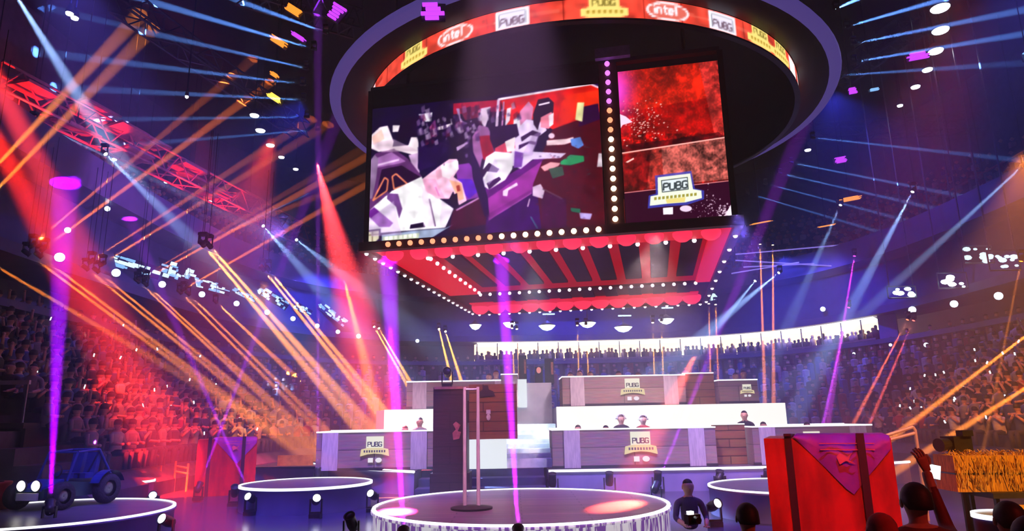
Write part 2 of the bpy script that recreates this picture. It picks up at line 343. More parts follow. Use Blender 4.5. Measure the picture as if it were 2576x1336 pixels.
# ------------------------------------------------------------------ the hanging cube of screens
A = onz(920, 622, 6.3); Bc = onz(1850, 556, 6.3); FW = (Bc-A).length; FD = 11.6; YAW = math.atan2(Bc.y-A.y, Bc.x-A.x)
cube = thing('screen_cube', 'big hanging box of screens with a red bulb-lit underside over the stage', 'video cube', A, YAW)
MC = Matrix.Translation(A) @ Matrix.Rotation(YAW, 4, 'Z'); MCi = MC.inverted()
def on_face(px, py):
    d = MCi.to_3x3() @ ray(px, py); o = MCi @ CP; t = (0-o.y)/d.y; return o+d*t
xcol0, xcol1 = on_face(1514, 400).x, on_face(1566, 400).x
HT = 4.45
mid = on_face(1540, 400).x
def pixel_screen(name, x0, x1, z0, z1, y, nx, ny, c, ox, oy, sc, mat, parent):
    """flat LED wall whose picture c is sampled where each lamp of the wall sits"""
    vs, cs = [], []
    for j in range(ny+1):
        for i in range(nx+1):
            x = x0+(x1-x0)*i/nx; z = z0+(z1-z0)*j/ny; vs.append((x, y, z)); px, py = proj(MC @ Vector((x, 0, z)))
            u = min(max((px-ox)*sc, 0), c.shape[1]-1.001); v = min(max((py-oy)*sc, 0), c.shape[0]-1.001)
            a, b = int(u), int(v); fu, fv = u-a, v-b
            cs.append(c[b, a]*(1-fu)*(1-fv)+c[b, a+1]*fu*(1-fv)+c[b+1, a]*(1-fu)*fv+c[b+1, a+1]*fu*fv)
    q = MB().add(vs, [(j*(nx+1)+i, j*(nx+1)+i+1, (j+1)*(nx+1)+i+1, (j+1)*(nx+1)+i) for j in range(ny) for i in range(nx)])
    o = q.build(name, mat, parent); set_pixels(o.data, np.array(cs)); return o
U = lambda *t: tuple(x/255 for x in t)
c = canvas(1300, 900, U(16, 2, 44))          # left picture, in units of half a photo pixel; origin at photo (860,170)
SH = lambda pts: [(x, y-340) for x, y in pts]
def F(pts, col, a=1): fill(c, SH(pts), U(*col), a)
def Ln(p, q, w, col): line(c, (p[0], p[1]-340), (q[0], q[1]-340), w, U(*col))
c[:] = c*(.7+.6*noise(900, 1300, 80)[..., None])
F([(560, 520), (800, 500), (800, 560), (560, 575)], (170, 10, 50)); F([(800, 505), (1250, 425), (1310, 440), (1310, 590), (1080, 660), (960, 600), (830, 640)], (216, 20, 6))
F([(1120, 480), (1300, 450), (1300, 540), (1080, 640)], (235, 40, 8)); Ln((785, 500), (1255, 422), 11, (245, 225, 240)); Ln((1250, 422), (1292, 440), 9, (230, 190, 210)); Ln((788, 500), (778, 650), 14, (225, 190, 225)); Ln((815, 510), (806, 640), 9, (190, 120, 170))
F([(1060, 650), (1310, 560), (1310, 1190), (980, 1190), (950, 900)], (72, 0, 16)); F([(1200, 540), (1290, 520), (1300, 600), (1190, 640)], (40, 0, 50)); F([(730, 1050), (980, 930), (1010, 1190), (720, 1190)], (50, 0, 84)); F([(1000, 960), (1130, 1000), (1130, 1170), (1010, 1190)], (60, 0, 50))
F([(570, 830), (640, 820), (700, 900), (700, 990), (620, 1010), (580, 900)], (124, 44, 156)); F([(580, 900), (650, 900), (690, 960), (640, 1000), (600, 960)], (80, 20, 180)); F([(560, 1060), (690, 990), (725, 1010), (725, 1130), (540, 1160)], (62, 0, 40)); Ln((575, 1058), (692, 995), 8, (190, 130, 190))
F([(385, 575), (455, 565), (450, 610), (420, 612)], (238, 232, 244)); F([(440, 640), (470, 600), (480, 680), (450, 720)], (150, 60, 120)); F([(480, 640), (550, 605), (556, 625), (520, 648), (480, 655)], (244, 220, 236)); F([(460, 560), (540, 555), (550, 620), (480, 640)], (20, 4, 40))
F([(575, 545), (592, 545), (598, 605), (640, 622), (652, 600), (655, 640), (600, 640)], (175, 135, 190)); F([(700, 545), (750, 535), (742, 580), (720, 645), (690, 600)], (220, 190, 220)); F([(590, 545), (680, 535), (690, 590), (620, 605)], (110, 20, 60)); F([(590, 640), (680, 600), (700, 700), (600, 760)], (18, 0, 40)); F([(575, 740), (640, 710), (640, 720), (580, 760)], (190, 150, 200))
F([(895, 560), (940, 508), (965, 540), (955, 610), (890, 660)], (205, 120, 165)); F([(830, 545), (852, 540), (845, 605), (820, 640)], (235, 215, 235)); F([(865, 600), (890, 580), (900, 640), (860, 660)], (240, 230, 245))
F([(720, 1000), (1010, 805), (965, 920), (955, 970), (740, 1110)], (152, 42, 152)); F([(700, 960), (1000, 785), (1022, 800), (725, 1005)], (92, 10, 116)); F([(810, 960), (880, 918), (886, 932), (838, 957), (832, 987), (810, 985)], (245, 215, 245)); Ln((740, 1105), (955, 970), 7, (190, 90, 190))
F([(880, 650), (930, 600), (1005, 612), (1032, 655), (985, 690), (960, 762), (1095, 770), (1130, 770), (1100, 795), (960, 802), (900, 850), (850, 830), (855, 740)], (228, 202, 240)); F([(900, 690), (960, 655), (1002, 670), (990, 688), (950, 680), (905, 712)], (40, 12, 60)); F([(890, 730), (950, 708), (985, 716), (975, 730), (940, 722), (890, 752)], (48, 16, 70)); F([(870, 760), (915, 770), (905, 840), (865, 845)], (120, 60, 170))
F([(962, 575), (988, 500), (1040, 490), (1066, 515), (1062, 575), (1000, 600), (985, 655), (965, 625)], (20, 0, 30)); F([(1000, 590), (1055, 562), (1067, 600), (1042, 648), (1000, 640)], (246, 130, 156)); F([(1040, 580), (1066, 566), (1064, 625), (1045, 640)], (255, 225, 240)); Ln((990, 528), (1046, 515), 8, (240, 220, 235))
F([(1030, 706), (1130, 698), (1165, 688), (1168, 712), (1120, 727), (1030, 732)], (236, 200, 210)); disc(c, (1055, 343), 16, 14, U(225, 190, 215)); F([(1100, 812), (1150, 778), (1218, 784), (1220, 812), (1150, 832), (1100, 828)], (30, 140, 84)); F([(1150, 700), (1200, 688), (1218, 730), (1190, 748), (1155, 732)], (84, 126, 208)); F([(1000, 840), (1050, 815), (1100, 820), (1090, 835), (1020, 862)], (220, 150, 160)); F([(1040, 850), (1110, 835), (1120, 880), (1060, 900)], (50, 74, 60)); F([(960, 940), (1000, 925), (1020, 960), (1010, 1000), (960, 985)], (225, 190, 225)); F([(1150, 1045), (1200, 1050), (1200, 1072), (1155, 1065)], (20, 100, 70)); F([(1195, 1070), (1260, 1075), (1250, 1105), (1200, 1100)], (170, 150, 210)); Ln((945, 1000), (935, 1040), 7, (220, 180, 220)); Ln((950, 1090), (985, 1150), 7, (50, 90, 120))
F([(1185, 515), (1220, 515), (1210, 612), (1174, 602)], (222, 214, 152)); F([(1292, 770), (1315, 775), (1305, 838), (1284, 840)], (222, 202, 214)); Ln((1010, 950), (1110, 1000), 6, (90, 60, 80))
F([(655, 690), (690, 628), (735, 640), (758, 690), (772, 765), (705, 800), (692, 860), (662, 780)], (150, 88, 150)); F([(690, 685), (742, 680), (775, 800), (712, 805)], (150, 12, 44)); F([(745, 640), (880, 622), (892, 680), (800, 745), (770, 765), (745, 700)], (25, 0, 50)); F([(770, 745), (870, 690), (872, 745), (820, 795), (770, 785)], (224, 64, 96)); F([(820, 712), (872, 688), (868, 760), (832, 765)], (255, 235, 240))
F([(710, 850), (725, 790), (770, 762), (862, 770), (858, 850), (822, 905), (740, 955), (710, 930)], (246, 236, 246)); F([(703, 862), (740, 818), (792, 850), (780, 868), (730, 862), (712, 892)], (40, 12, 64)); F([(728, 922), (792, 888), (802, 902), (740, 955)], (50, 14, 74)); F([(705, 900), (720, 900), (730, 940), (715, 945)], (225, 205, 235))
F([(640, 720), (690, 830), (735, 1000), (742, 1090), (718, 1090), (660, 900)], (24, 0, 62))
F([(145, 682), (190, 640), (230, 632), (260, 712), (255, 738), (335, 730), (348, 690), (380, 690), (392, 762), (370, 782), (260, 752), (185, 764), (140, 744)], (246, 226, 236)); F([(255, 630), (300, 630), (300, 662), (255, 664)], (240, 225, 235)); F([(150, 690), (200, 650), (215, 700), (160, 730)], (250, 200, 190)); F([(335, 780), (385, 770), (392, 880), (360, 850)], (200, 160, 205)); F([(300, 600), (380, 585), (385, 680), (270, 710)], (22, 0, 40))
F([(122, 1080), (128, 830), (168, 772), (262, 748), (335, 800), (405, 890), (330, 965), (240, 962), (150, 1085)], (92, 42, 104)); F([(150, 805), (250, 765), (322, 812), (290, 822), (170, 845)], (156, 98, 168)); Ln((175, 832), (288, 803), 10, (220, 180, 225)); F([(122, 1000), (132, 820), (165, 778), (184, 800), (172, 900), (152, 1000)], (134, 104, 144)); F([(200, 852), (300, 832), (395, 890), (320, 935), (230, 965), (170, 995)], (32, 0, 44))
for tri in ([(155, 1010), (215, 893), (232, 905), (226, 960)], [(253, 888), (272, 874), (330, 926), (262, 952)]):
    for p, q in zip(tri, tri[1:]+tri[:1]): Ln(p, q, 8, (236, 130, 92))
F([(112, 1240), (112, 1085), (170, 1030), (250, 962), (400, 888), (435, 960), (562, 1050), (545, 1090), (520, 1145), (190, 1172), (165, 1240)], (255, 250, 255)); F([(120, 1075), (162, 1042), (258, 1122), (240, 1142), (188, 1142)], (112, 30, 146)); F([(230, 972), (282, 975), (304, 1050), (288, 1102), (272, 1040), (226, 1000)], (112, 62, 136))
F([(405, 900), (470, 850), (540, 800), (580, 800), (588, 850), (562, 890), (604, 920), (628, 1010), (590, 1032), (560, 962), (540, 1000), (480, 1000), (420, 960)], (252, 194, 224)); F([(500, 830), (585, 808), (587, 850), (540, 900), (490, 882)], (255, 236, 248)); F([(470, 860), (500, 850), (505, 890), (480, 905)], (240, 170, 200)); F([(540, 905), (600, 920), (615, 1000), (590, 1010)], (250, 170, 140)); F([(575, 935), (592, 930), (596, 960), (580, 965)], (170, 50, 40)); Ln((440, 1000), (470, 1140), 7, (60, 20, 80)); Ln((470, 940), (490, 985), 7, (190, 100, 180)); F([(345, 1130), (410, 1118), (420, 1142), (340, 1152)], (20, 0, 40)); F([(545, 990), (580, 970), (585, 1020), (548, 1030)], (10, 0, 30))
F([(385, 722), (430, 680), (540, 715), (564, 765), (470, 852), (410, 892), (382, 845)], (15, 0, 50)); Ln((430, 700), (545, 735), 5, (50, 10, 70))
F([(200, 1182), (350, 1162), (520, 1148), (560, 1130), (440, 1204), (200, 1244)], (152, 166, 198)); F([(205, 1192), (390, 1172), (385, 1205), (205, 1225)], (196, 204, 180))
for q in range(215, 372, 24): F([(q, 1192-(q-215)*.1), (q+16, 1190-(q-215)*.1), (q+16, 1208-(q-215)*.1), (q, 1210-(q-215)*.1)], (250, 250, 235))
F([(112, 1160), (195, 1150), (195, 1205), (152, 1244), (118, 1210)], (40, 20, 60)); F([(122, 1168), (186, 1160), (186, 1200), (152, 1234), (126, 1206)], (205, 196, 168)); Ln((153, 1166), (153, 1230), 6, (120, 100, 80)); Ln((126, 1184), (186, 1178), 6, (120, 100, 80))
for _ in range(260):      # the busy dark background behind the players, and small glints
    x, y = random.uniform(380, 900), random.gauss(640, 60); s_ = random.uniform(3, 14); col = random.choice([(12, 0, 36), (60, 20, 90), (150, 110, 170), (210, 180, 215), (90, 10, 50), (30, 6, 60)])
    if not (700 < x < 900 and y > 600): F([(x-s_, y-s_*random.random()), (x+s_*random.random(), y-s_*1.6), (x+s_, y+s_), (x-s_*.6, y+s_*1.8)], col, .5)
for _ in range(120):
    x, y = random.uniform(980, 1290), random.uniform(720, 1180); s_ = random.uniform(2, 9); F([(x-s_, y), (x, y-s_*.6), (x+s_*1.5, y), (x, y+s_*.5)], random.choice([(120, 10, 30), (30, 0, 40), (90, 60, 110), (40, 80, 90)]), .5)
for p_, col in (([(115, 1120), (260, 1010), (300, 1180), (150, 1190)], (205, 170, 225)), ([(400, 930), (440, 980), (470, 1140), (410, 1140)], (235, 205, 235)), ([(500, 1010), (560, 1050), (520, 1140), (490, 1140)], (225, 195, 230)), ([(405, 900), (470, 900), (520, 1000), (430, 970)], (235, 140, 190)), ([(960, 680), (1000, 660), (960, 780), (900, 790)], (190, 150, 215)), ([(770, 790), (800, 860), (740, 930), (720, 900)], (205, 180, 225)), ([(145, 720), (260, 700), (390, 760), (200, 765)], (215, 180, 205)), ([(730, 1080), (960, 950), (955, 970), (740, 1110)], (100, 20, 110)), ([(380, 740), (540, 740), (470, 830), (390, 860)], (40, 6, 80))): F(p_, col, .5)
c = blur(c, 5)
c = c*(.82+.36*noise(900, 1300, 26)[..., None])
c = blur(c, 5)
zl0 = on_face(925, 612).z; zl1 = 3.95
BEZ = pm('screen_housing', (.012, .012, .018), (.02, .02, .026), 6, .5)
PIX = vcol('screen_pixels', 1.3)
for nm, x0, x1, z0, z1, pic in (('left_screen', .02, xcol0, zl0, zl1, (c, 860, 170, 2.0)), ):
    MB().box(((x0+x1)/2, .10, (z0+HT)/2), (x1-x0+.04, .16, HT-z0+.1)).build('screen_housing', BEZ, cube)
    pixel_screen('screen', x0, x1, z0, z1, .012, 420, 260, pic[0], pic[1], pic[2], pic[3], PIX, cube)
# right picture in units of the 2.783x enlargement, origin photo (1520,120)
c = canvas(1000, 1336, U(196, 12, 6)); n1 = noise(1336, 1000, 30)[..., None]; n2 = noise(1336, 1000, 110)[..., None]
F = lambda pts, col, a=1: fill(c, pts, U(*col), a); Ln = lambda p, q, w, col, a=1: line(c, p, q, w, U(*col), a)
F([(0, 0), (1000, 0), (1000, 300), (0, 480)], (228, 34, 12)); F([(650, 60), (1000, 40), (1000, 700), (780, 640)], (222, 50, 44)); n3 = noise(1336, 1000, 9)[..., None]; c[:] = c*np.clip(.25+.6*n2+.45*n1*n1+.35*n3*n3, 0, 1.3)
Y, X = np.mgrid[0:1336, 0:1000]; d = np.exp(-(((X-80)/110)**2+((Y-300)/190)**2)); c[:] = c*(1-d[..., None])+np.array(U(255, 70, 225))*d[..., None]; c0 = c.copy()
F([(60, 690), (480, 640), (800, 590), (845, 622), (850, 660), (60, 800)], (70, 0, 10), .75); F([(60, 752), (1000, 606), (1000, 905), (60, 1015)], (186, 52, 44)); F([(400, 700), (1000, 610), (1000, 905), (420, 965)], (216, 108, 98), .8); F([(60, 760), (330, 715), (300, 985), (60, 1015)], (140, 4, 8), .8)
s = slice(600, 1015); c[s] = c[s]*np.clip(.2+.8*n1[s]+.4*n2[s]+.5*(n3[s]-.5), .1, 1.3)
F([(60, 1020), (1000, 912), (1000, 1336), (60, 1336)], (46, 0, 30)); Ln((100, 742), (860, 625), 9, (255, 180, 170)); Ln((60, 1026), (1000, 916), 6, (230, 130, 130))
for _ in range(150):
    x, y = random.gauss(270, 90), random.gauss(520, 70); r = random.uniform(2, 9); F([(x-r, y), (x, y-r*.7), (x+r, y-2), (x, y+r*.7)], (250, 190, 180), .85)
for _ in range(220):
    t = random.random()**1.6; x, y = 900-t*300+random.gauss(0, 10), 1160+random.gauss(0, 18+90*t); r = random.uniform(2, 8*(1-t)+3); F([(x-r, y), (x, y-r), (x+r, y), (x, y+r)], (235, 205, 225), .8)
F([(850, 1165), (895, 1085), (925, 1215)], (252, 235, 250)); F([(85, 455), (150, 480), (200, 520), (130, 540), (105, 580)], (255, 215, 240))
for q in range(90, 940, 62): F([(770+q*.13, q), (800+q*.13, q-5), (806+q*.13, q+24), (776+q*.13, q+28)], (70, 0, 10), .55)
F([(150, 800), (205, 770), (210, 780), (165, 805)], (255, 200, 190))
glow = [(355, 895), (610, 862), (636, 985), (700, 1000), (700, 1060), (580, 1100), (440, 1110), (305, 1125), (312, 1035), (362, 1022)]
F(glow, (60, 70, 190), .8); F([(375, 908), (602, 880), (622, 990), (680, 1000), (685, 1052), (570, 1082), (440, 1092), (320, 1106), (325, 1040), (377, 1030)], (238, 244, 222))
F([(398, 928), (585, 904), (592, 992), (405, 1014)], (44, 54, 60)); F([(404, 933), (580, 910), (586, 986), (410, 1008)], (226, 236, 240)); text(c, 'PUBG', 416, 1000, 48, 12, U(60, 70, 74), .13)
for q in range(-3, 8): F([(350+q*0+q*28+84, 1058-q*3), (368+q*28+84, 1056-q*3), (368+q*28+84, 1036-q*3), (350+q*28+84, 1038-q*3)], (160, 150, 60))
F([(430, 1060), (570, 1045), (565, 1080), (440, 1090)], (236, 206, 90), .7); F([(412, 1122), (482, 1116), (482, 1166), (414, 1168)], (250, 240, 250)); disc(c, (572, 1126), 42, 22, U(236, 210, 236)); c = blur(c, 3)
x0, x1 = xcol1, FW-.02; z0 = on_face(1700, 566).z
MB().box(((x0+x1)/2, .10, (z0+HT-.05)/2), (x1-x0+.04, .16, HT-.05-z0)).build('screen_housing', BEZ, cube)
pixel_screen('screen', x0, x1, z0, on_face(1680, 166).z, .012, 240, 300, c, 1520, 120, 2.783, PIX, cube)
BULB = MB().ball((0, 0, 0), .074, 10).mesh('bulb', WARM, True); BULB3 = MB().ball((0, 0, 0), .07, 10).mesh('bulb', em('purple_lit_bulb', (.75, .2, 1), 1.6), True); BULB4 = MB().ball((0, 0, 0), .072, 10).mesh('bulb', em('orange_bulb', (1, .33, .16), 1.7), True); BULB2 = MB().ball((0, 0, 0), .062, 8).mesh('bulb', COOLBULB, True)  # same bulbs; purple stage light put into the violet copy's colour
def bulb(p, me=BULB):
    o = bpy.data.objects.new('bulb', me); COL.objects.link(o); o.parent = cube; o.location = p
MB().box((mid, .10, 2.3), (xcol1-xcol0-.06, .18, 4.6)).build('bulb_column', pm('dark_red_column', (.10, .012, .02), (.05, .006, .012), 5, .5), cube)
MB().box((mid+.15, .1, 4.72), (.9, .5, .28)).build('top_bracket', pm('violet_steel', (.5, .4, .6), (.4, .3, .5), 9, .4), cube)
for i in range(17): bulb((mid, -.06, .25+i*.262), BULB if i < 9 else BULB4 if i < 12 else BULB3)
for i in range(19): bulb((mid-.42-i*.305, -.05, .02), BULB if i < 9 else BULB4)
# red soffit frame under the cube
REDL = em('red_glow_panel', (1, .008, .03), .75, True); REDD = pm('dark_red_panel', (.12, .01, .02), (.06, .005, .01), 3, .5)  # red lamp light on the soffit put into its panels as glow
REDLAMP = em('red_round_lamp', (1, .03, .09), 1.25)
SF, SBK, SL, SR = 1.5, 4.0, 1.2, .5     # widths of the soffit: front, back, left, right
for x0, x1, y0, y1 in ((0, FW, .2, SF), (0, FW, FD-SBK, FD), (0, SL, SF, FD-SBK), (FW-SR, FW, SF, FD-SBK)):
    MB().box(((x0+x1)/2, (y0+y1)/2, .05), (x1-x0, y1-y0, .08)).build('soffit', REDL if y0 != FD-SBK else REDD, cube)
MB().box((FW/2, FD-1.35, .0), (FW-.6, 1.9, .06)).build('soffit_strip', REDL, cube)
for x0, x1, y0, y1 in ((0, FW, -.02, .2), (0, FW, FD, FD+.22), (-.2, .02, 0, FD), (FW-.02, FW+.2, 0, FD)): MB().box(((x0+x1)/2, (y0+y1)/2, .02), (x1-x0, y1-y0, .24)).build('soffit_edge', REDD, cube)
for (x0, y0, x1, y1) in ((0, 0, 0, FD), (FW, 0, FW, FD), (0, FD, FW, FD)):
    MB().box(((x0+x1)/2, (y0+y1)/2, HT/2+.1), (max(abs(x1-x0), .14), max(abs(y1-y0), .14), HT-.1)).build('side_screen', planks('side_screen_red', (.3, .02, .02), (.2, .01, .02), (.02, 0, 0), 1.2, 1.2, .5), cube)
MB().box((FW/2, FD/2, HT+.1), (FW, FD, .1)).build('top_deck', BLACK, cube)
PLUM = pm('plum_slat', (.04, .02, .09), (.025, .012, .05), 2, .6)
for i in range(9):
    x = SL+.35+(FW-SL-SR-.7)*i/8
    MB().box((x, (SF+FD-SBK)/2, .30), (.56, FD-SF-SBK-.05, .08)).build('slat', PLUM, cube)
    MB().box((x, FD-SBK+.85, -.01), (.46, 1.5, .05)).build('slat', PLUM, cube)
MB().box((FW/2, FD/2, .8), (FW-.4, FD-.4, .06)).build('inner_ceiling', em('red_inner_ceiling', (1, .012, .05), .38), cube)  # red light put into the ceiling board as glow
for i in range(13):
    x = .5+(FW-1)*i/12
    for yy, rr in ((.8, .25), (FD-1.35, .36)): MB().ball((x, yy, -.02), rr, 14, sc=(1, 1, .85)).build('round_lamp', REDLAMP, cube, True)
for i in range(22):
    t = i/21
    bulb((.1+(FW-.2)*t, FD+.1, -.1), BULB2); bulb((SL+(FW-SL-SR)*t, FD-SBK-.05, -.02), BULB2)
    if i % 2 == 0: bulb((SL+(FW-SL-SR)*t, SF+.05, -.02), BULB2)
for i in range(20):
    bulb((-.1, FD*(i+.5)/20, -.1), BULB2)
    if i % 2 == 0: bulb((SL+.05, SF+(FD-SF-SBK)*(i+.5)/20, -.02), BULB2)
for i in range(8): bulb((FW+.1, FD*(i+.7)/8, -.1), BULB2)
for x, y in ((.8, .8), (FW-.8, .8), (.8, FD-.8), (FW-.8, FD-.8)):
    MB().tube((x, y, HT+.1), (x, y, 12.7), .05, n=6).build('cable', STEEL, cube)
# ------------------------------------------------------------------ stage
WOOD = planks('washed_desk_boards', (.58, .41, .36), (.40, .28, .27), (.14, .09, .09), .52, 7, .45, .35, .4, 'XZ')
BROWN = planks('brown_boards', (.46, .22, .08), (.34, .15, .06), (.05, .02, .01), .22, 1.6, .5, .3, .4, 'XZ')
SIDE = pm('violet_platform_side', (.30, .27, .48), (.24, .22, .42), 2.5, .45, stretch=(1, 1, .4))
TOPM = planks('platform_top', (.26, .22, .25), (.16, .14, .2), (.05, .04, .06), .22, 1.8, .3, .25)
LWALL = em('light_wall', (1, .95, .86), 1.2, True)
SNOW = pm('icy_white_print', (.85, .92, .95), (.35, .45, .52), 1.6, .6, .1, detail=8)
NAVY = pm('navy_carpet', (.05, .04, .16), (.03, .03, .10), 4, .7)
def podium(label, c, r, h, side=SIDE, top=TOPM, n=72, name='round_podium'):
    t = thing(name, label, 'podium', (c[0], c[1], 0))
    MB().lathe([(r*.985, 0), (r*.985, h-.06), (r, h-.05), (r, h-.012), (r*.97, h-.012)], n=n, caps=False).build('drum', side, t, True)
    MB().lathe([(r*.97, h-.02), (r*.97, h), (.01, h)], n=n, caps=False).build('deck', top, t)
    MB().lathe([(r*.97, h-.03), (r*.985+.022, h-.035), (r*.985+.022, h+.018), (r*.97, h+.018)], n=n, caps=False).build('led_rim', RIM, t)
    return t
def streaks(name):
    m, nt, b = _new(name); L = nt.links.new
    tc = nt.nodes.new('ShaderNodeTexCoord'); mp = nt.nodes.new('ShaderNodeMapping'); mp.inputs['Scale'].default_value = (9, 9, 1.2)
    nz = nt.nodes.new('ShaderNodeTexNoise'); nz.inputs['Scale'].default_value = 1.6; nz.inputs['Detail'].default_value = 3
    rp = nt.nodes.new('ShaderNodeValToRGB'); rp.color_ramp.elements[0].position = .46; rp.color_ramp.elements[1].position = .56
    rp.color_ramp.elements[0].color = (.25, .10, .45, 1); rp.color_ramp.elements[1].color = (.95, .9, 1, 1)
    L(tc.outputs['Object'], mp.inputs['Vector']); L(mp.outputs[0], nz.inputs['Vector']); L(nz.outputs['Fac'], rp.inputs[0]); L(rp.outputs[0], b.inputs['Base Color']); L(rp.outputs[0], b.inputs['Emission Color'])
    b.inputs['Emission Strength'].default_value = .55; m.cycles.emission_sampling = 'NONE'; return m
podium('large round centre stage with planked top and streaky lit side', (.08, 12.1), 2.5, .40, streaks('streaky_led_side'), planks('centre_boards', (.50, .30, .36), (.3, .17, .24), (.08, .05, .08), .2, 2, .3, .45), name='centre_stage')
podium('round violet podium left of the centre stage with lamps at its foot', (-4.62, 15.65), 1.42, .5)
podium('round podium at the left front corner under the parked buggy', (-8.0, 12.0), 2.05, .40)
podium('half-hidden round podium behind the big red crate', (5.15, 13.3), 1.5, .5)
podium('small far podium between the buggy and the red railing', (-10.0, 18.2), .62, .42)
podium('small cyan-topped round podium in the lower right corner', (5.72, 8.32), .36, .62, pm('indigo_drum', (.08, .07, .3), (.05, .05, .2), 3, .4), pm('cyan_deck', (.3, .6, .7), (.35, .3, .65), 3, .25), 40)
def terrace(label, pts, z, name='desk_terrace'):
    """platform under the desks: front edge pts (x,y) left to right, running back to y=20.4"""
    t = thing(name, label, 'stage platform', (pts[0][0], pts[0][1], 0)); o = Vector((pts[0][0], pts[0][1], 0))
    P = [Vector((x, y, 0))-o for x, y in pts]+[Vector((pts[-1][0], 20.4, 0))-o, Vector((pts[0][0], 20.4, 0))-o]; n = len(P)
    m = MB(); m.add([(p.x, p.y, 0) for p in P]+[(p.x, p.y, z-.02) for p in P], [((i+1) % n, i, i+n, (i+1) % n+n)[::-1] for i in range(n)]); m.build('front', SIDE, t)
    MB().add([(p.x, p.y, z) for p in P], [tuple(range(n))]).build('deck', TOPM, t)
    m = MB(); m.path([(p.x, p.y-.02, z) for p in P[:len(pts)]], .033, 6); m.build('led_rim', RIM, t)
lp = [onz(x, y, .57) for x, y in ((737, 1156), (770, 1164), (830, 1173), (930, 1181), (1042, 1187))]
terrace('curved left platform carrying the lower left desk', [(p.x, p.y) for p in lp], .57)
terrace('right platform carrying the long lower desk, white rim along its front', [(.82, 17.55), (3, 17.5), (5.2, 17.5), (7.0, 17.6), (9.0, 17.9), (10.4, 18.6)], .53)
st = thing('front_steps', 'dark blue steps between the two desk platforms', 'steps', (-.86, 17.62, 0))
for i in range(3): MB().box((0, .35+.3*i+.2, .09+.18*i), (3.2, 1.3-.6*i+.6, .18)).build('step', NAVY, st)
cs = thing('centre_stairs', 'icy white printed stairs climbing between the desks', 'stairs', (0, 18.4, 0))
for i in range(7): MB().box((.02, .25+.34*i, .55+.115*(i+1)), (2.5, .36, .23*(i+1) if 0 else .23)).build('step', SNOW, cs)
MB().box((.02, 3.2, .9), (2.4, 1.6, 1.5)).build('landing', SNOW, cs)
MB().box((.12, 4.6, 1.9), (2.2, 1.2, 2.1)).build('upper_wall', pm('icy_wall', (.8, .88, .95), (.6, .7, .82), 1.2, .6), cs)
MB().box((.16, 3.94, 2.62), (.5, .06, .9)).build('lit_panel', em('cool_light_wall', (.9, .97, 1), .95), cs)
MB().box((-.72, -.12, .93), (1.0, .06, .74)).build('lit_panel', MATS['cool_light_wall'], cs)
for nm, x0, x1, lab in (('L', -4.6, -1.25, 'left'), ('R', 1.24, 8.0, 'right')):
    t = thing('upper_platform', f'raised {lab} block with a glowing white wall behind the players', 'stage platform', ((x0+x1)/2, 20.4, 0))
    w = x1-x0
    if nm == 'L': MB().box((.25, 2.6, 1.06), (w-.5, 5, 2.12)).build('block', SIDE, t)
    else: MB().box((0, 2.6, 1.06), (w, 5, 2.12)).build('block', SIDE, t)
    MB().box((.15 if nm == 'L' else 0, .05, 1.36), (w-1.2 if nm == 'L' else w, .08, 1.56)).build('light_wall', LWALL, t)
def stroke_text(mb, tx, M, h, pw, th):
    x = 0
    for ch in tx:
        for stt in GLY[ch]:
            for a, b in zip(stt[:-1], stt[1:]):
                p, q = Vector((x+a[0]*h, 0, a[1]*h)), Vector((x+b[0]*h, 0, b[1]*h)); d = q-p; L = d.length+pw*.8
                ang = math.atan2(d.z, d.x); mid_ = (p+q)/2
                mb.box((0, 0, 0), (L, th, pw), M=None, mi=0); k = len(mb.v)-8
                for i in range(k, k+8):
                    v = Matrix.Rotation(-ang, 3, 'Y') @ Vector(mb.v[i])+mid_; mb.v[i] = tuple(M @ v)
        x += ADV.get(ch, .92)*h
PALE = em('badge_pale', (.95, .93, .72), .95); BADGE_INK = pm('badge_ink', (.12, .13, .12), (.1, .1, .1), 9, .6); YEL = em('badge_yellow', (1, .86, .42), .8)  # printed badges, their brightness put in as glow
def badge(parent, cx, z, w, y):
    """plate + scroll + lettering + two small marks, facing the camera (-y)"""
    M = Matrix.Translation((cx, y, z)); s = w/1.2
    e = MB().prism([(-.36*s, -.05*s), (.36*s, -.05*s), (.36*s, .5*s), (-.36*s, .5*s)], .03, M).build('emblem', PALE, parent)
    MB().prism([(-.6*s, -.3*s), (-.3*s, -.22*s), (0, -.19*s), (.3*s, -.22*s), (.6*s, -.3*s), (.56*s, -.02*s), (.3*s, .04*s), (-.3*s, .04*s), (-.56*s, -.02*s)], .04, M @ Matrix.Translation((0, -.012, 0))).build('scroll', YEL, e)
    m = MB(); stroke_text(m, 'PUBG', M @ Matrix.Translation((-.29*s, -.006, .1*s)), .16*s*1.05, .035*s, .012); 
    for q in range(-4, 5): m.box(tuple(M @ Vector((q*.105*s, -.016, -.1*s))), (.06*s, .012, .09*s))
    m.build('lettering', BADGE_INK, e)
    m = MB(); m.box(tuple(M @ Vector((-.17*s, .01, -.46*s))), (.2*s, .02, .18*s)); m.build('sponsor_mark', em('mark_white', (1, .95, 1), .9), parent)
    m = MB(); m.lathe([(.13*s, 0), (.13*s, .02)], (0, 0, 0), 16); m.v = [tuple(M @ Vector((.17*s+v[0], v[2], -.46*s+v[1]*.75))) for v in m.v]; m.build('sponsor_mark', MATS['mark_white'], parent)
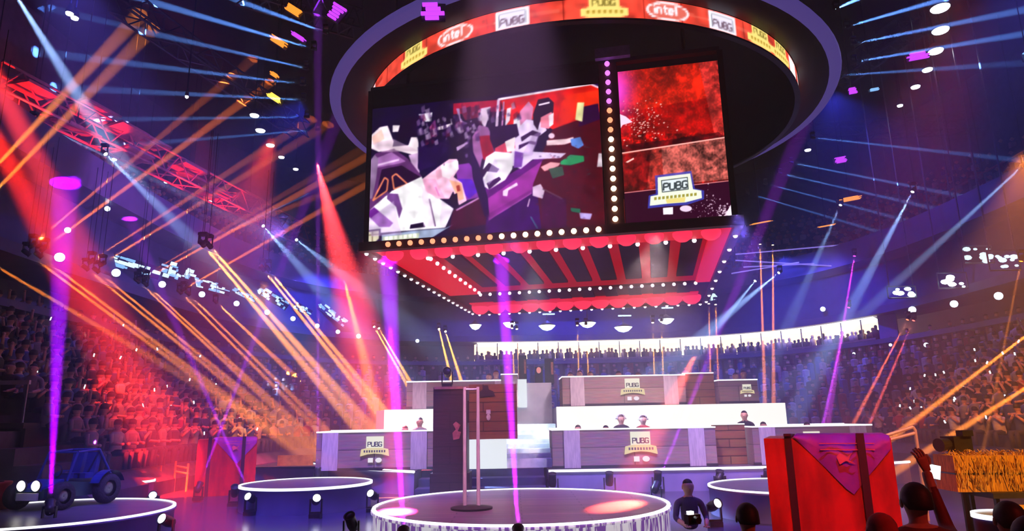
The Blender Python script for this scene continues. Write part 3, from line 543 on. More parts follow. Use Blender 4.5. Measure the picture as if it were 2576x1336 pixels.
def desk(label, x0, x1, y, z0, z1, badges=(), back=1.3, wood=WOOD, slant=0.0):
    t = thing('player_desk', label, 'desk', ((x0+x1)/2, y, z0)); w = x1-x0; h = z1-z0
    MB().box((0, 0, h/2), (w, .07, h)).build('front_panel', wood, t)
    for q in (.10, .86):
        if w > 1.5: MB().box((-w/2+q*w+.02*w, -.05, h/2), (min(.42, .16*w), .05, h*.98)).build('pilaster', pm('pale_pilaster', (.62, .55, .58), (.45, .4, .44), 6, .45, stretch=(6, 1, .6)), t)
    for sx in (-1, 1): MB().box((sx*(w/2-.03), back/2, h/2), (.07, back, h)).build('side_panel', wood, t)
    MB().box((0, .42, h-.13), (w-.1, .75, .05)).build('desktop', DARK, t)
    m = MB(); m.box((0, -.02, h+.012), (w+.02, .09, .035))
    for sx in (-1, 1): m.box((sx*(w/2-.02), back/2, h+.012), (.06, back, .035))
    m.box((0, back, h+.03), (w+.02, .06, .035)); m.build('edge_light', RIM, t)
    MB().box((0, .0, .035), (w+.02, .11, .07)).build('plinth', BLACK, t)
    for bx, bw in badges: badge(t, bx-(x0+x1)/2, h*.56, bw, -.09)
    return t
desk('long lower right desk under a badge, two players in headphones behind it', .97, 5.25, 18.3, .53, 1.5, [(3.27, .86)])
desk('lower desk partly hidden by the big red crate', 6.22, 9.36, 18.3, .53, 1.49, [(7.75, .7)], 1.5)
desk('lower left desk lit pink behind the left podium', -5.2, -2.15, 18.3, .57, 1.54, [(-3.66, .75)], 1.4)
desk('upper right desk above the white wall, badge in its middle', 1.46, 5.18, 20.8, 2.15, 3.02, [(3.57, .74)])
desk('short upper desk at the right end of the top tier', 6.2, 7.36, 20.8, 2.15, 2.84, [(7.02, .42)], 1.0)
desk('upper left desk behind the dark wooden tower', -3.25, .02, 20.8, 2.15, 2.95, [], 1.1)
for lab, x0, x1, z0, z1, y in (('dark wooden bay between the two lower right desks', 5.3, 6.18, .53, 1.56, 18.75), ('wooden bay between the upper right desks', 5.2, 6.16, 2.15, 3.08, 21.15)):
    t = thing('bay_panel', lab, 'panel', ((x0+x1)/2, y, z0)); w = x1-x0; h = z1-z0
    MB().box((0, 0, h/2), (w, .06, h)).build('board', BROWN, t); MB().box((0, -.01, h+.015), (w, .09, .03)).build('edge_light', RIM, t)
t = thing('end_post', 'tall corner post at the right end of the upper left desk', 'post', (-.14, 20.7, 2.15))
MB().box((0, 0, .48), (.5, .3, .96)).build('post', WOOD, t); MB().box((0, 0, .975), (.52, .34, .03)).build('edge_light', RIM, t)
# dark tower with the brown board beside it
t = thing('wooden_tower', 'tall dark wooden tower with a red-brown board on its right side', 'tower', (-1.53, 16.5, 0))
DW = planks('dark_tower_boards', (.10, .045, .05), (.07, .03, .04), (.02, .01, .01), .4, .9, .5, .3, .4, 'XZ')
MB().box((0, .3, .3), (.92, .9, .6)).build('base', DW, t); MB().box((0, .3, 1.59), (.80, .8, 1.98)).build('body', DW, t)
MB().box((.04, -.105, 2.56), (.84, .04, .06)).build('top_trim', pm('rusty_trim', (.5, .22, .18), (.35, .15, .12), 9, .5), t)
m = MB(); m.prism([(-.08, .0), (.06, .03), (.10, .18), (.02, .2), (.09, .34), (-.02, .42), (-.09, .36), (-.02, .24), (-.10, .16)], .02, Matrix.Translation((.16, -.125, 1.35))); m.build('emblem', pm('faded_red_print', (.6, .2, .16), (.4, .1, .1), 12, .6), t)
bd = MB().box((1.03, -.35, 1.99), (1.12, .10, 1.25)).build('side_board', BROWN, t)
MB().box((.48, -.2, 1.99), (.1, .3, .5)).build('bracket', BLACK, t)
m = MB(); m.ball((.92, -.42, 1.86), .05, 8, sc=(1, .4, 1.6)); m.box((.92, -.41, 1.98), (.1, .03, .1)); m.build('emblem', pm('white_print', (.9, .85, .8), (.7, .6, .5), 9, .6), bd)
m = MB(); m.prism([(-.16, 0), (.2, .02), (.16, .12), (.06, .16), (.04, .26), (-.08, .26), (-.09, .16), (-.18, .1)], .02, Matrix.Translation((.88, -.43, 2.33))); m.build('print', pm('black_print', (.03, .02, .02), (.02, .01, .01), 9, .6), bd)
t = thing('pole_stand', 'pair of tall slim pale poles standing on the centre stage', 'stand', (-.72, 11.5, .4))
for x in (-.11, .11): MB().tube((x, 0, .02), (x*1.02, 0, 1.94), .032, .026, 10).build('pole', pm('pink_white_pole', (.85, .62, .6), (.7, .5, .5), 4, .35), t)
MB().lathe([(.34, 0), (.34, .03), (.1, .06), (.01, .06)], n=24).build('base', BLACK, t)
MB().tube((-.11, 0, 1.9), (.11, 0, 1.9), .018).build('crossbar', MATS['pink_white_pole'], t)
for px, z0, z1, lab, w in ((1315, 945, 895, 'left dark slim cabinet on top of the white stairs', .27), (1382, 945, 903, 'right dark slim cabinet on top of the white stairs', .3)):
    a = ony(px, z0, 23.0); b = ony(px, z1, 23.0)
    t = thing('slim_cabinet', lab, 'cabinet', (a.x, 23.0, 2.95)); h = b.z-2.95
    MB().box((0, 0, h/2), (w, .3, h)).build('body', BLACK, t); MB().box((w*.3, -.16, h*.6), (w*.25, .02, h*.5)).build('orange_print', pm('orange_print', (.7, .3, .15), (.4, .12, .08), 8, .5), t)
a = ony(1355, 932, 22.8); t = thing('emblem_box', 'small dark box with a red round emblem between the slim cabinets', 'box', (a.x, 22.8, 2.95))
MB().box((0, 0, (a.z+.12-2.95)/2), (.26, .2, a.z+.12-2.95)).build('body', BLACK, t); m = MB(); m.ball((0, -.1, a.z-2.95), .08, 12, sc=(1, .3, 1.3)); m.build('emblem', em('red_emblem', (1, .3, .25), .8), t)
# ------------------------------------------------------------------ supply crates
def crate(label, x0, x1, y, h, d, rz):
    t = thing('supply_crate', label, 'crate', ((x0+x1)/2, y+d/2, 0), rz); w = x1-x0
    RED_ = pm('stained_red_boards', (.66, .035, .02), (.34, .012, .01), 2.2, .42, .15, stretch=(2.2, 2.2, .6), detail=6)
    m = MB().box((0, 0, h/2), (w, d, h)); m.build('body', RED_, t)
    for q in (-.30, .27):
        m = MB()
        m.box((q*w, -d/2-(.085 if q > 0 else .012), h/2), (.085, .03, h+.06)); m.box((q*w, -d/2-.04, h+.045), (.085, .12, .03)); m.box((q*w, 0, h+.012), (.085, d+.05, .03)); m.box((q*w, d/2+.012, h/2), (.085, .03, h)); m.build('strap', pm('black_strap', (.02, .005, .01), (.03, .01, .012), 14, .6), t)
    TP = pm('violet_tarp', (.34, .06, .42), (.22, .05, .5), 5, .45, .5)
    m = MB(); n = 14; P = []
    for i in range(n+1):
        u = i/n; x = (-.25+.74*u)*w; drop = .02+.46*h*max(0, 1-abs(u-.56)/.56)**1.05; P.append((x, drop))
    vs = [(x, -d/2-.03-.012*math.sin(i*2.1), h+.03) for i, (x, _) in enumerate(P)]+[(x, -d/2-.035-.03*math.sin(i*1.3+1), h+.03-dr*.5) for i, (x, dr) in enumerate(P)]+[(x, -d/2-.03-.01*math.cos(i), h+.03-dr) for i, (x, dr) in enumerate(P)]
    k = n+1; vs += [(x, d/2+.02, h+.035) for x, _ in P]
    m.add(vs, [(i, i+1, i+1+k, i+k)[::-1] for i in range(n)]+[(i+k, i+1+k, i+1+2*k, i+2*k)[::-1] for i in range(n)]+[(i, i+1, i+1+3*k, i+3*k) for i in range(n)])
    tp = m.build('tarp', TP, t, True)
    m = MB()
    for q in (.04, .09): m.box((.16*w, -d/2-.075, h-q*h), (.42*w, .008, .012))
    m.prism([(-.1, .02), (-.06, .06), (.02, .02), (.08, .07), (.03, -.02), (.1, -.06), (0, -.03), (-.07, -.07)], .008, Matrix.Translation((.14*w, -d/2-.08, h*.84)) @ Matrix.Scale(w*.7, 4)); m.build('print', pm('orange_tarp_print', (.75, .3, .25), (.6, .2, .2), 9, .6), tp)
    return t
crate('big bright red supply crate with violet tarp in the right foreground', 3.42, 4.88, 8.75, 1.5, 1.2, R(-24))
crate('red supply crate with violet tarp at the far left by the audience', -8.5, -7.05, 18.3, 1.42, 1.2, R(22))
# ------------------------------------------------------------------ buggy
bx = -8.25; by = 12.9; bz = .4
t = thing('buggy', 'small dark off-road buggy with two bright round headlights on the left podium', 'vehicle', (bx, by, bz), R(-12))
BG = pm('dark_green_paint', (.02, .06, .07), (.03, .08, .1), 5, .35, 0, .3); BLU = pm('blue_paint', (.02, .07, .3), (.02, .04, .2), 4, .35); TYRE = pm('tyre_rubber', (.02, .02, .025), (.035, .03, .04), 30, .8, .5)
MB().loft([[(-.3, -.7, .2), (.3, -.7, .2), (.3, -.7, .36), (-.3, -.7, .36)], [(-.34, -.3, .18), (.34, -.3, .18), (.34, -.3, .46), (-.34, -.3, .46)], [(-.36, .3, .18), (.36, .3, .18), (.36, .3, .40), (-.36, .3, .40)], [(-.3, .75, .22), (.3, .75, .22), (.3, .75, .5), (-.3, .75, .5)]]).build('body', BG, t)
MB().loft([[(-.24, -.72, .32), (.24, -.72, .32), (.24, -.72, .38), (-.24, -.72, .38)], [(-.28, -.3, .46), (.28, -.3, .46), (.28, -.3, .5), (-.28, -.3, .5)]]).build('bonnet', BLU, t)
MB().box((0, -.74, .24), (.42, .04, .12)).build('number_plate', pm('pale_yellow_plate', (.9, .85, .6), (.8, .75, .5), 3, .4), t)
for sx in (-1, 1):
    h = MB().lathe([(.05, .08), (.095, .02), (.095, 0)], n=18); h.v = [(v[0]+sx*.15, v[2]-.74, v[1]+.42) for v in h.v]; ho = h.build('headlight', BLACK, t, True)
    h = MB().lathe([(.088, 0), (.06, -.03), (.01, -.04)], n=18); h.v = [(v[0]+sx*.15, v[2]-.745, v[1]+.42) for v in h.v]; h.build('lens', em('headlight_glow', (1, .97, .86), 5, True), ho, True)
    for yy, r in ((-.5, .23), (.5, .27)):
        w_ = MB().lathe([(r*.55, -.08), (r*.92, -.09), (r, -.05), (r, .05), (r*.92, .09), (r*.55, .08)], n=24, caps=False); w_.v = [(v[2]+sx*.46, v[0]+yy, v[1]+r) for v in w_.v]; wo = w_.build('wheel', TYRE, t, True)
        w_ = MB().lathe([(.01, .05), (r*.3, .06), (r*.55, .03), (r*.55, -.03), (r*.3, -.06), (.01, -.05)], n=16, caps=False); w_.v = [(v[2]+sx*.46, v[0]+yy, v[1]+r) for v in w_.v]; w_.build('hub', STEEL, wo, True)
    MB().path([(sx*.32, -.28, .46), (sx*.31, -.1, .95), (sx*.30, .4, .98), (sx*.32, .72, .5)], .022).build('roll_bar', BLU, t)
    f = MB().lathe([(.30, 0), (.33, 0)], n=12, a0=R(20), a1=R(160), caps=False); f.v = [(sx*.46+q, a*1.0+.5, b+.27) for q in (-.1, .1) for a, b, _ in f.v]
    n2 = len(f.v)//2; k = n2//2; f.f = [(i, i+1, i+1+n2, i+n2) for i in range(k, n2-1)]; f.m = [0]*len(f.f); f.build('mudguard', BLU, t)
    MB().box((sx*.16, .28, .52), (.24, .26, .09)).build('seat', pm('blue_seat', (.02, .05, .25), (.02, .03, .18), 8, .6), t); MB().box((sx*.16, .42, .72), (.24, .08, .42), M=Matrix.Rotation(R(-10), 3, 'X')).build('seat_back', MATS['blue_seat'], t)
MB().path([(-.31, -.1, .95), (.31, -.1, .95)], .02).build('cross_bar', BLU, t); MB().path([(-.30, .4, .98), (.30, .4, .98)], .02).build('cross_bar', BLU, t)
m = MB().lathe([(.10, 0), (.12, .015), (.10, .03)], n=16, caps=False); m.v = [(v[0]-.16, v[2]-.05, v[1]+.62) for v in m.v]; m.build('steering_wheel', BLACK, t)
p = ony(22, 1286, 12.9); t = thing('fuel_drum', 'red fuel drum at the left edge of the picture beside the buggy', 'drum', (p.x-.12, 12.6, .4))
MB().lathe([(.01, 0), (.27, 0), (.28, .03), (.265, .05), (.265, .2), (.28, .22), (.265, .24), (.265, .42), (.28, .45), (.27, .47), (.01, .46)], n=28, caps=False).build('body', pm('red_drum_paint', (.6, .02, .02), (.4, .01, .015), 4, .4), t, True); MB().lathe([(.05, .46), (.05, .49), (.01, .49)], (.12, 0, 0), 12, caps=False).build('cap', BLACK, t)
# ------------------------------------------------------------------ railings, barrier, camera, straw
def onY(pts, Y): return [ony(x, y, Y) for x, y in pts]
def railing(label, pairs, Y, mat, r=.028, z0=None):
    base = onY(pairs[0], Y)[0]; o = Vector((base.x, Y, 0 if z0 is None else z0)); t = thing('handrail', label, 'railing', o)
    names = ['top_rail', 'mid_rail', 'post', 'post', 'post', 'post']
    for nm, pr in zip(names, pairs):
        P = [p-o for p in onY(pr, Y)]
        if nm == 'post': P[1] = Vector((P[0].x, P[0].y, 0))
        MB().path(P, r).build(nm, mat, t)
YR = pm('yellow_rail_paint', (.95, .62, .18), (.8, .45, .12), 8, .35)
railing('yellow tube handrail slanting down in the red light at left', [[(342, 1101), (402, 1130), (410, 1142)], [(340, 1117), (404, 1150)], [(341, 1103), (338, 1180)], [(408, 1141), (404, 1190)]], 19.2, YR)
railing('short yellow gate posts beside the left red crate', [[(441, 1172), (474, 1178)], [(441, 1186), (474, 1192)], [(443, 1160), (443, 1200)], [(474, 1166), (474, 1200)]], 19.6, YR)
railing('amber-lit handrail rising behind the big red crate', [[(2216, 1100), (2296, 1074), (2303, 1084)], [(2232, 1108), (2300, 1090)], [(2302, 1083), (2306, 1150)], [(2222, 1100), (2222, 1150)]], 12.2, YR)
t = thing('crowd_barrier', 'low amber-lit board barrier in front of the left crowd', 'barrier', (-6.55, 20.9, 0))
MB().box((0, 0, .62), (1.05, .08, .5)).build('board', pm('amber_board', (.75, .42, .12), (.5, .22, .06), 5, .5), t)
for x in (-.45, .45): MB().box((x, .05, .2), (.06, .06, .4)).build('leg', BLACK, t)
p = ony(2418, 1190, 9.6); t = thing('broadcast_camera', 'black broadcast camera on a pedestal above the right-hand crowd', 'camera', (p.x, 9.6, 0), R(20))
zc = ony(2418, 1116, 9.6).z
MB().box((0, 0, zc), (.34, .2, .2)).build('body', BLACK, t); MB().tube((-.17, 0, zc), (-.34, 0, zc-.01), .075, .09, 14).build('lens', BLACK, t); MB().box((.05, -.1, zc+.14), (.2, .1, .08)).build('viewfinder', BLACK, t); MB().tube((0, 0, .05), (0, 0, zc-.1), .045, n=10).build('pedestal', BLACK, t); MB().lathe([(.35, 0), (.35, .06), (.06, .12)], n=20).build('base', BLACK, t); MB().tube((.15, 0, zc-.05), (.42, .1, zc-.2), .012).build('pan_handle', BLACK, t)
STRAW = pm('straw', (.95, .55, .10), (.5, .22, .03), 14, .6, .6, stretch=(5, 5, .5)); STR2 = pm('straw_stalk', (1, .68, .16), (.7, .35, .06), 12, .5)
for i, (px, lab) in enumerate(((2452, 'left golden straw bale in the amber light at right'), (2530, 'middle golden straw bale in the amber light at right'), (2612, 'straw bale cut off by the right edge of the picture'))):
    p = ony(px, 1236, 9.2); t = thing('straw_bale', lab, 'straw bale', (p.x, 9.2, .78), R(-4)); z = ony(px, 1146, 9.2).z-.78
    MB().box((0, .25, z/2), (.41, .5, z)).build('bale', STRAW, t)
    m = MB()
    for k in range(70):
        x = random.uniform(-.2, .2); a = random.uniform(0, z*.7); m.tube((x, -.01, a), (x+random.uniform(-.05, .05), -.03-random.random()*.03, a+random.uniform(.1, .22)), .005, n=4)
    for k in range(40):
        x = random.uniform(-.2, .2); m.tube((x, random.uniform(0, .4), z), (x+random.uniform(-.06, .06), random.uniform(0, .4), z+random.uniform(.02, .07)), .005, n=4)
    o = m.build('stalks', STR2, t); o['kind'] = 'stuff'
    MB().box((.0, .25, z*.5), (.43, .52, .02)).build('twine', BLACK, t)
t = thing('bale_table', 'dark trestle with an orange front bar under the straw bales', 'table', (6.75, 9.35, 0))
MB().box((.3, .1, .74), (1.9, .7, .07)).build('top', DARK, t); MB().box((.3, -.28, .6), (1.9, .04, .06)).build('front_bar', YR, t)
for x in (-.55, 1.1):
    for y in (-.15, .35): MB().box((x, y, .35), (.05, .05, .7)).build('leg', BLACK, t)
# ------------------------------------------------------------------ people
SKIN = pm('skin', (.72, .42, .30), (.62, .34, .24), 12, .5)
HAIR = pm('dark_hair', (.03, .02, .02), (.015, .01, .012), 30, .55)
def ering(cx, cy_, z, rx, ry, n=10): return [(cx+rx*math.cos(2*math.pi*i/n), cy_+ry*math.sin(2*math.pi*i/n), z) for i in range(n)]
def crowd_body(arms, lean=0.0, n=10):
    """seated spectator, facing -y: one continuous skin from hips to crown, arms grown from the shoulders"""
    mb = MB(); pr = [(0, .17, .12), (.1, .18, .13), (.28, .17, .12), (.42, .20, .12), (.50, .205, .115), (.555, .13, .09), (.59, .06, .065), (.64, .055, .06), (.67, .07, .08), (.73, .083, .10), (.79, .085, .105), (.84, .07, .09), (.875, .03, .04)]
    for j in range(len(pr)-1):
        z0, a0, b0 = pr[j]; z1, a1, b1 = pr[j+1]
        mb.loft([ering(0, -lean*z0, z0, a0, b0, n), ering(0, -lean*z1, z1, a1, b1, n)], j in (0, len(pr)-2), 0 if z1 < .57 else (1 if z1 < .75 else 2))
    mb.ball((0, -lean*.72-.1, .715), .018, 6, 1)
    for sx, arm in ((-1, arms[0]), (1, arms[1])):
        sh = Vector((sx*.19, -lean*.5, .50))
        e, w = (Vector((sx*.25, -.06, .27)), Vector((sx*.12, -.27, .25))) if arm == 0 else ((Vector((sx*.30, -.10, .62)), Vector((sx*.22, -.16, .90))) if arm == 1 else (Vector((sx*.24, -.16, .34)), Vector((sx*.06, -.24, .52))))
        mb.tube(sh, e, .055, .045, 7, 0); mb.tube(e, w, .043, .032, 7, 1); mb.ball(w, .045, 7, 1)
    mb.tube((-.09, -.02, .05), (-.1, -.38, .05), .085, .07, 7, 3); mb.tube((.09, -.02, .05), (.1, -.38, .05), .085, .07, 7, 3)
    mb.tube((-.1, -.38, .06), (-.1, -.36, -.36), .065, .05, 7, 3); mb.tube((.1, -.38, .06), (.1, -.36, -.36), .065, .05, 7, 3)
    return mb
TROU = pm('dark_trousers', (.03, .03, .045), (.05, .05, .06), 9, .7)
SHIRTS = [('white', (.75, .72, .74)), ('black', (.025, .025, .03)), ('grey', (.3, .3, .33)), ('red', (.5, .05, .05)), ('blue', (.06, .1, .35)), ('pale pink', (.7, .42, .42))]
CM = []
for nm, cc in SHIRTS:
    SM = pm('shirt_'+nm.replace(' ', '_'), cc, tuple(x*.75 for x in cc), 8, .7)
    for arms in ((0, 0), (2, 2), (0, 1)):
        CM.append((nm, arms, crowd_body(arms, .12 if arms == (2, 2) else 0).mesh('spectator', [SM, SKIN, HAIR, TROU], True)))
spots = []
ROWS = 12
for r in range(ROWS):
    k = .754+r*.0275; z = .35+(r+1)*(4.15/12)
    ph = PH0
    while ph < PH1:
        x, y = bowl(k, ph); x2, y2 = bowl(k, ph+.004); ph += .004*.66/max(1e-4, math.hypot(x2-x, y2-y))
        if y < (15.5 if x < BX else 9): continue
        if random.random() < .06: continue
        px, py = proj((x, y, z+.5)); spots.append((x+random.uniform(-.06, .06), y+random.uniform(-.05, .05), z, px, py, (Vector((x, y, z))-CP).length))
vis = [s for s in spots if -30 < s[3] < 2600 and not (980 < s[3] < 1985)]
vis.sort(key=lambda s: s[5]); near = vis[:292]; ns = set(id(s) for s in near); rest = [s for s in spots if id(s) not in ns and -500 < s[3] < 3076]
ARM = {(0, 0): 'arms resting', (2, 2): 'hands raised to clap', (0, 1): 'one arm raised'}
for x, y, z, px, py, d in near:
    nm, arms, me = random.choice(CM if random.random() < .45 else [q for q in CM if q[0] in ('black', 'grey', 'blue')]); side = 'left' if px < 1288 else 'right'
    o = bpy.data.objects.new('spectator', me); COL.objects.link(o); o.location = (x, y, z+.42)
    o.rotation_euler = (0, 0, math.atan2(BY-3-y, BX-x)+math.pi/2+random.uniform(-.25, .25)); o.scale = (1, 1, random.uniform(.92, 1.06))
    tag(o, f'seated spectator in the {side} stand, {nm} top, {ARM[arms]}', 'person', f'{side} stand spectators, {nm} tops, {ARM[arms]}')
GLOWM = MB().box((0, 0, 0), (.06, .012, .10)).mesh('phone', em('crowd_phone_glow', (.85, .9, 1), 2.5))
for side, pool in (('left', [s for s in near if s[3] < 1288]), ('right', [s for s in near if s[3] > 1288])):
    for s in random.sample(pool, 22):
        d = Vector((BX-s[0], BY-s[1], 0)).normalized()
        o = bpy.data.objects.new('phone', GLOWM); COL.objects.link(o); o.location = (s[0]+d.x*.36, s[1]+d.y*.36, s[2]+.42+random.uniform(.35, .75)); o.rotation_euler = (random.uniform(-.4, .4), random.uniform(-.5, .5), math.atan2(d.y, d.x)+math.pi/2)
        tag(o, f'phone screen glowing white among the spectators of the {side} stand', 'phone', f'glowing phones in the {side} stand')
mb = MB(); mats = [MATS['shirt_'+nm.replace(' ', '_')] for nm, _ in SHIRTS]+[SKIN, HAIR]
for x, y, z, *_ in rest:
    k = random.choice((0, 1, 1, 1, 2, 3, 4, 4, 5)); b = z+.42
    mb.loft([ering(x, y, b-.3, .2, .16, 6), ering(x, y, b+.3, .2, .14, 6), ering(x, y, b+.52, .2, .13, 6), ering(x, y, b+.58, .06, .06, 6)], True, k); mb.ball((x, y, b+.7), .1, 6, 6); mb.ball((x, y+.02, b+.76), .095, 6, 7)
# upper tier crowd too
for r in range(10):
    k = 1.06+r*.03; z = 9.4+(r+1)*(5.2/12); ph = R(-10)
    while ph < R(190):
        x, y = bowl(k, ph); ph += .034
        if random.random() < .25: continue
        kk = random.randrange(6); b = z+.35
        mb.loft([ering(x, y, b-.2, .2, .16, 5), ering(x, y, b+.45, .2, .13, 5)], True, kk); mb.ball((x, y, b+.62), .11, 5, 6)
o = mb.build('crowd', mats); tag(o, 'far spectators packed along the arena stands', 'crowd', kind='stuff')
# gallery watchers
m1 = []
for nm, cc in (('dark', (.03, .02, .03)), ('brown', (.2, .1, .06)), ('pale', (.6, .45, .4))):
    q = MB(); q.loft([ering(0, 0, 0, .15, .12, 8), ering(0, 0, .3, .19, .12, 8), ering(0, 0, .5, .2, .11, 8), ering(0, 0, .58, .06, .06, 8), ering(0, 0, .64, .07, .08, 8), ering(0, 0, .75, .08, .09, 8), ering(0, 0, .83, .05, .06, 8)], True)
    m1.append((nm, q.mesh('gallery_guest', pm('guest_'+nm, cc, None, 8, .7), True)))
for i in range(96):
    t_ = (i+.5)/96+random.uniform(-.004, .004); j = min(58, int(t_*59)); a, b = Vector(gal(1.02, 5.34)[j]), Vector(gal(1.02, 5.34)[j+1]); p = a.lerp(b, t_*59-j)
    nm, me = random.choice(m1); o = bpy.data.objects.new('gallery_guest', me); COL.objects.link(o); o.location = p; o.rotation_euler = (0, 0, random.uniform(-1, 1)); o.scale = (1, 1, random.uniform(.62, .92))
    tag(o, f'{nm}-clothed guest standing in the warm-lit gallery', 'person', f'{nm}-clothed gallery guests')
# skinned figures: chains of (x,y,z,radius); joined into one skin
def skin_body(name, chains, mats, parent=None, sub=2, pick=None):
    vs, es, rs = [], [], []
    idx = {}
    for ch in chains:
        prev = None
        for p in ch:
            key = tuple(round(q, 4) for q in p[:3])
            if key not in idx: idx[key] = len(vs); vs.append(p[:3]); rs.append(p[3:] if len(p) > 4 else (p[3], p[3]))
            if prev is not None: es.append((prev, idx[key]))
            prev = idx[key]
    me = bpy.data.meshes.new(name); me.from_pydata(vs, es, []); o = bpy.data.objects.new(name, me); COL.objects.link(o)
    md = o.modifiers.new('skin', 'SKIN'); md.use_smooth_shade = True
    for i, r in enumerate(rs):
        sv = me.skin_vertices[0].data[i]; sv.radius = r; sv.use_root = (i == 0)
    s2 = o.modifiers.new('sub', 'SUBSURF'); s2.levels = s2.render_levels = sub
    dg = bpy.context.evaluated_depsgraph_get(); ev = o.evaluated_get(dg); nm = bpy.data.meshes.new_from_object(ev)
    o.modifiers.clear(); o.data = nm; nm.name = name; nm.materials.clear()
    for m_ in mats: nm.materials.append(m_)
    nm.polygons.foreach_set('use_smooth', [True]*len(nm.polygons))
    if pick:
        for f in nm.polygons: f.material_index = pick(f.center)
    if parent: o.parent = parent
    return o
def head_parts(t, c, r, hair=HAIR, back=False, phones=False, cap=None, yaw=0):
    """hair (and headset) for a head centred at c; face looks to local -y"""
    q = MB(); n = 14; rings = []
    for j in range(7):
        a = math.pi*.5*j/6*1.05; z = math.cos(a); s = math.sin(a)
        rings.append([(c[0]+r*min(1, max(.02, s*1.05))*math.cos(2*math.pi*i/n)*.9, c[1]+r*.10+.98*r*min(1, max(.02, s*1.05))*math.sin(2*math.pi*i/n), c[2]+r*(.22+1.0*z)-(0.25*r if math.sin(2*math.pi*i/n) > .2 and j > 4 else 0)) for i in range(n)])
    q.loft(rings, True); q.build('cap' if cap else 'hair', cap or hair, t, True)
    q = MB()
    for sx in (-1, 1): q.ball((c[0]+sx*r*.33, c[1]-r*.93, c[2]+.05*r), r*.10, 8)
    q.build('eyes', pm('eye_dark', (.04, .02, .02), (.02, .01, .01), 9, .3), t)
    if phones:
        q = MB(); pts = [(c[0]+1.2*r*math.cos(a), c[1], c[2]+1.25*r*math.sin(a)+.05*r) for a in np.linspace(-.1, math.pi+.1, 13)]
        q.path(pts, .017, 8); 
        for sx in (-1, 1): q.lathe([(.035, -.02), (.05, -.012), (.05, .015), (.02, .02)], (c[0]+sx*1.15*r, c[1], c[2]), 12)
        q.build('headset', pm('pale_headset', (.75, .72, .75), (.5, .48, .5), 6, .4), t, True)
def bust(label, loc, shirt, phones=True, hair=HAIR, rz=0, lean=0, group=None):
    """seated person: torso, arms forward to the desk, head with nose, ears and chin"""
    t = thing('person', label, 'person', loc, rz, group)
    h = .66
    ch = [[(0, 0, 0, .15, .11), (0, 0, .18, .145, .105), (0, -lean*.3, .36, .165, .10), (0, -lean*.5, .47, .10, .08), (0, -lean*.6-.01, .54, .052), (0, -lean*.7-.015, .60, .08, .09), (0, -lean*.7-.02, .67, .108, .122), (0, -lean*.7-.005, .75, .10, .112)]]
    for sx in (-1, 1):
        ch.append([(0, -lean*.5, .47, .10, .08), (sx*.19, -lean*.5, .43, .062), (sx*.25, -.08, .20, .048), (sx*.17, -.34, .14, .036), (sx*.15, -.42, .13, .034, .022)])
    body = skin_body('body', ch, [shirt, SKIN], t, 2, lambda c_: 1 if c_.z > .52 or (c_.y < -.20-lean*.2 and c_.z < .3) else 0)
    q = MB(); q.tube((0, -lean*.7-.115, .67), (0, -lean*.7-.135, .645), .008, .018, 8)
    for sx in (-1, 1): q.ball((sx*.09, -lean*.7, .665), .028, 8, sc=(.4, .8, 1.2))
    q.box((0, -lean*.7-.10, .615), (.045, .012, .01)); q.build('face_features', SKIN, t, True)
    for sx in (-1, 1):
        q = MB()
        for k in range(4): q.tube((sx*(.125+.018*k), -.44, .128), (sx*(.12+.02*k), -.50-.012*(1 if k in (1, 2) else 0), .115), .009, .007, 6)
        q.tube((sx*.118, -.43, .128), (sx*.095, -.465, .122), .010, .008, 6); q.build('fingers', SKIN, t, True)
    head_parts(t, (0, -lean*.7-.012, .69), .092, hair, phones=phones); return t
SH = lambda n:  MATS['shirt_'+n]
BRH = pm('brown_hair', (.10, .05, .03), (.06, .03, .02), 30, .55)
def seat_at(px, py, Y, desk_z): p = ony(px, py, Y); return (p.x, Y, p.z-.69)
bust('player in a dark suit and pale headphones behind the long lower right desk', seat_at(1562, 1053, 19.4, 0), SH('black'), True, BRH)
bust('player in a red top and headphones at the long lower right desk', seat_at(1617, 1055, 19.4, 0), SH('red'), True, BRH)
bust('player in dark clothes seated at the inner end of the desk behind the red crate', seat_at(1874, 1043, 19.4, 0), SH('black'), False, HAIR, R(-25), .25)
bust('player in a dark top at the lower left desk, by the dark tower', seat_at(1056, 1060, 19.4, 0), SH('grey'), False)
bust('player bowed low so only the hair shows at the lower left desk', seat_at(1019, 1081, 19.4, 0), SH('grey'), False)
bust('player bent forward at the left end of the long lower right desk', seat_at(1454, 1079, 19.4, 0), SH('black'), False)
bust('player leaning to the screen beside the player in the dark suit', seat_at(1524, 1080, 19.4, 0), SH('black'), False)
bust('bowed player at the desk behind the red crate, nearest its white wall', seat_at(1920, 1071, 19.4, 0), SH('grey'), False)
bust('player in a white top at the desk behind the red crate', seat_at(2030, 1072, 19.2, 0), SH('white'), False)
for i, (px, py, nm) in enumerate(((1230, 948, 'grey'), (1248, 940, 'white'), (1435, 945, 'white'), (1458, 940, 'grey'), (1485, 943, 'white'), (1556, 942, 'blue'), (1605, 945, 'white'), (1850, 946, 'white'), (1870, 940, 'grey'))):
    bust(f'player in a {nm} top behind the upper {"left" if px < 1300 else "right"} desk, {ORD[i]} from the left', seat_at(px, py, 22.2, 0), SH(nm), False, HAIR if i % 2 else BRH)
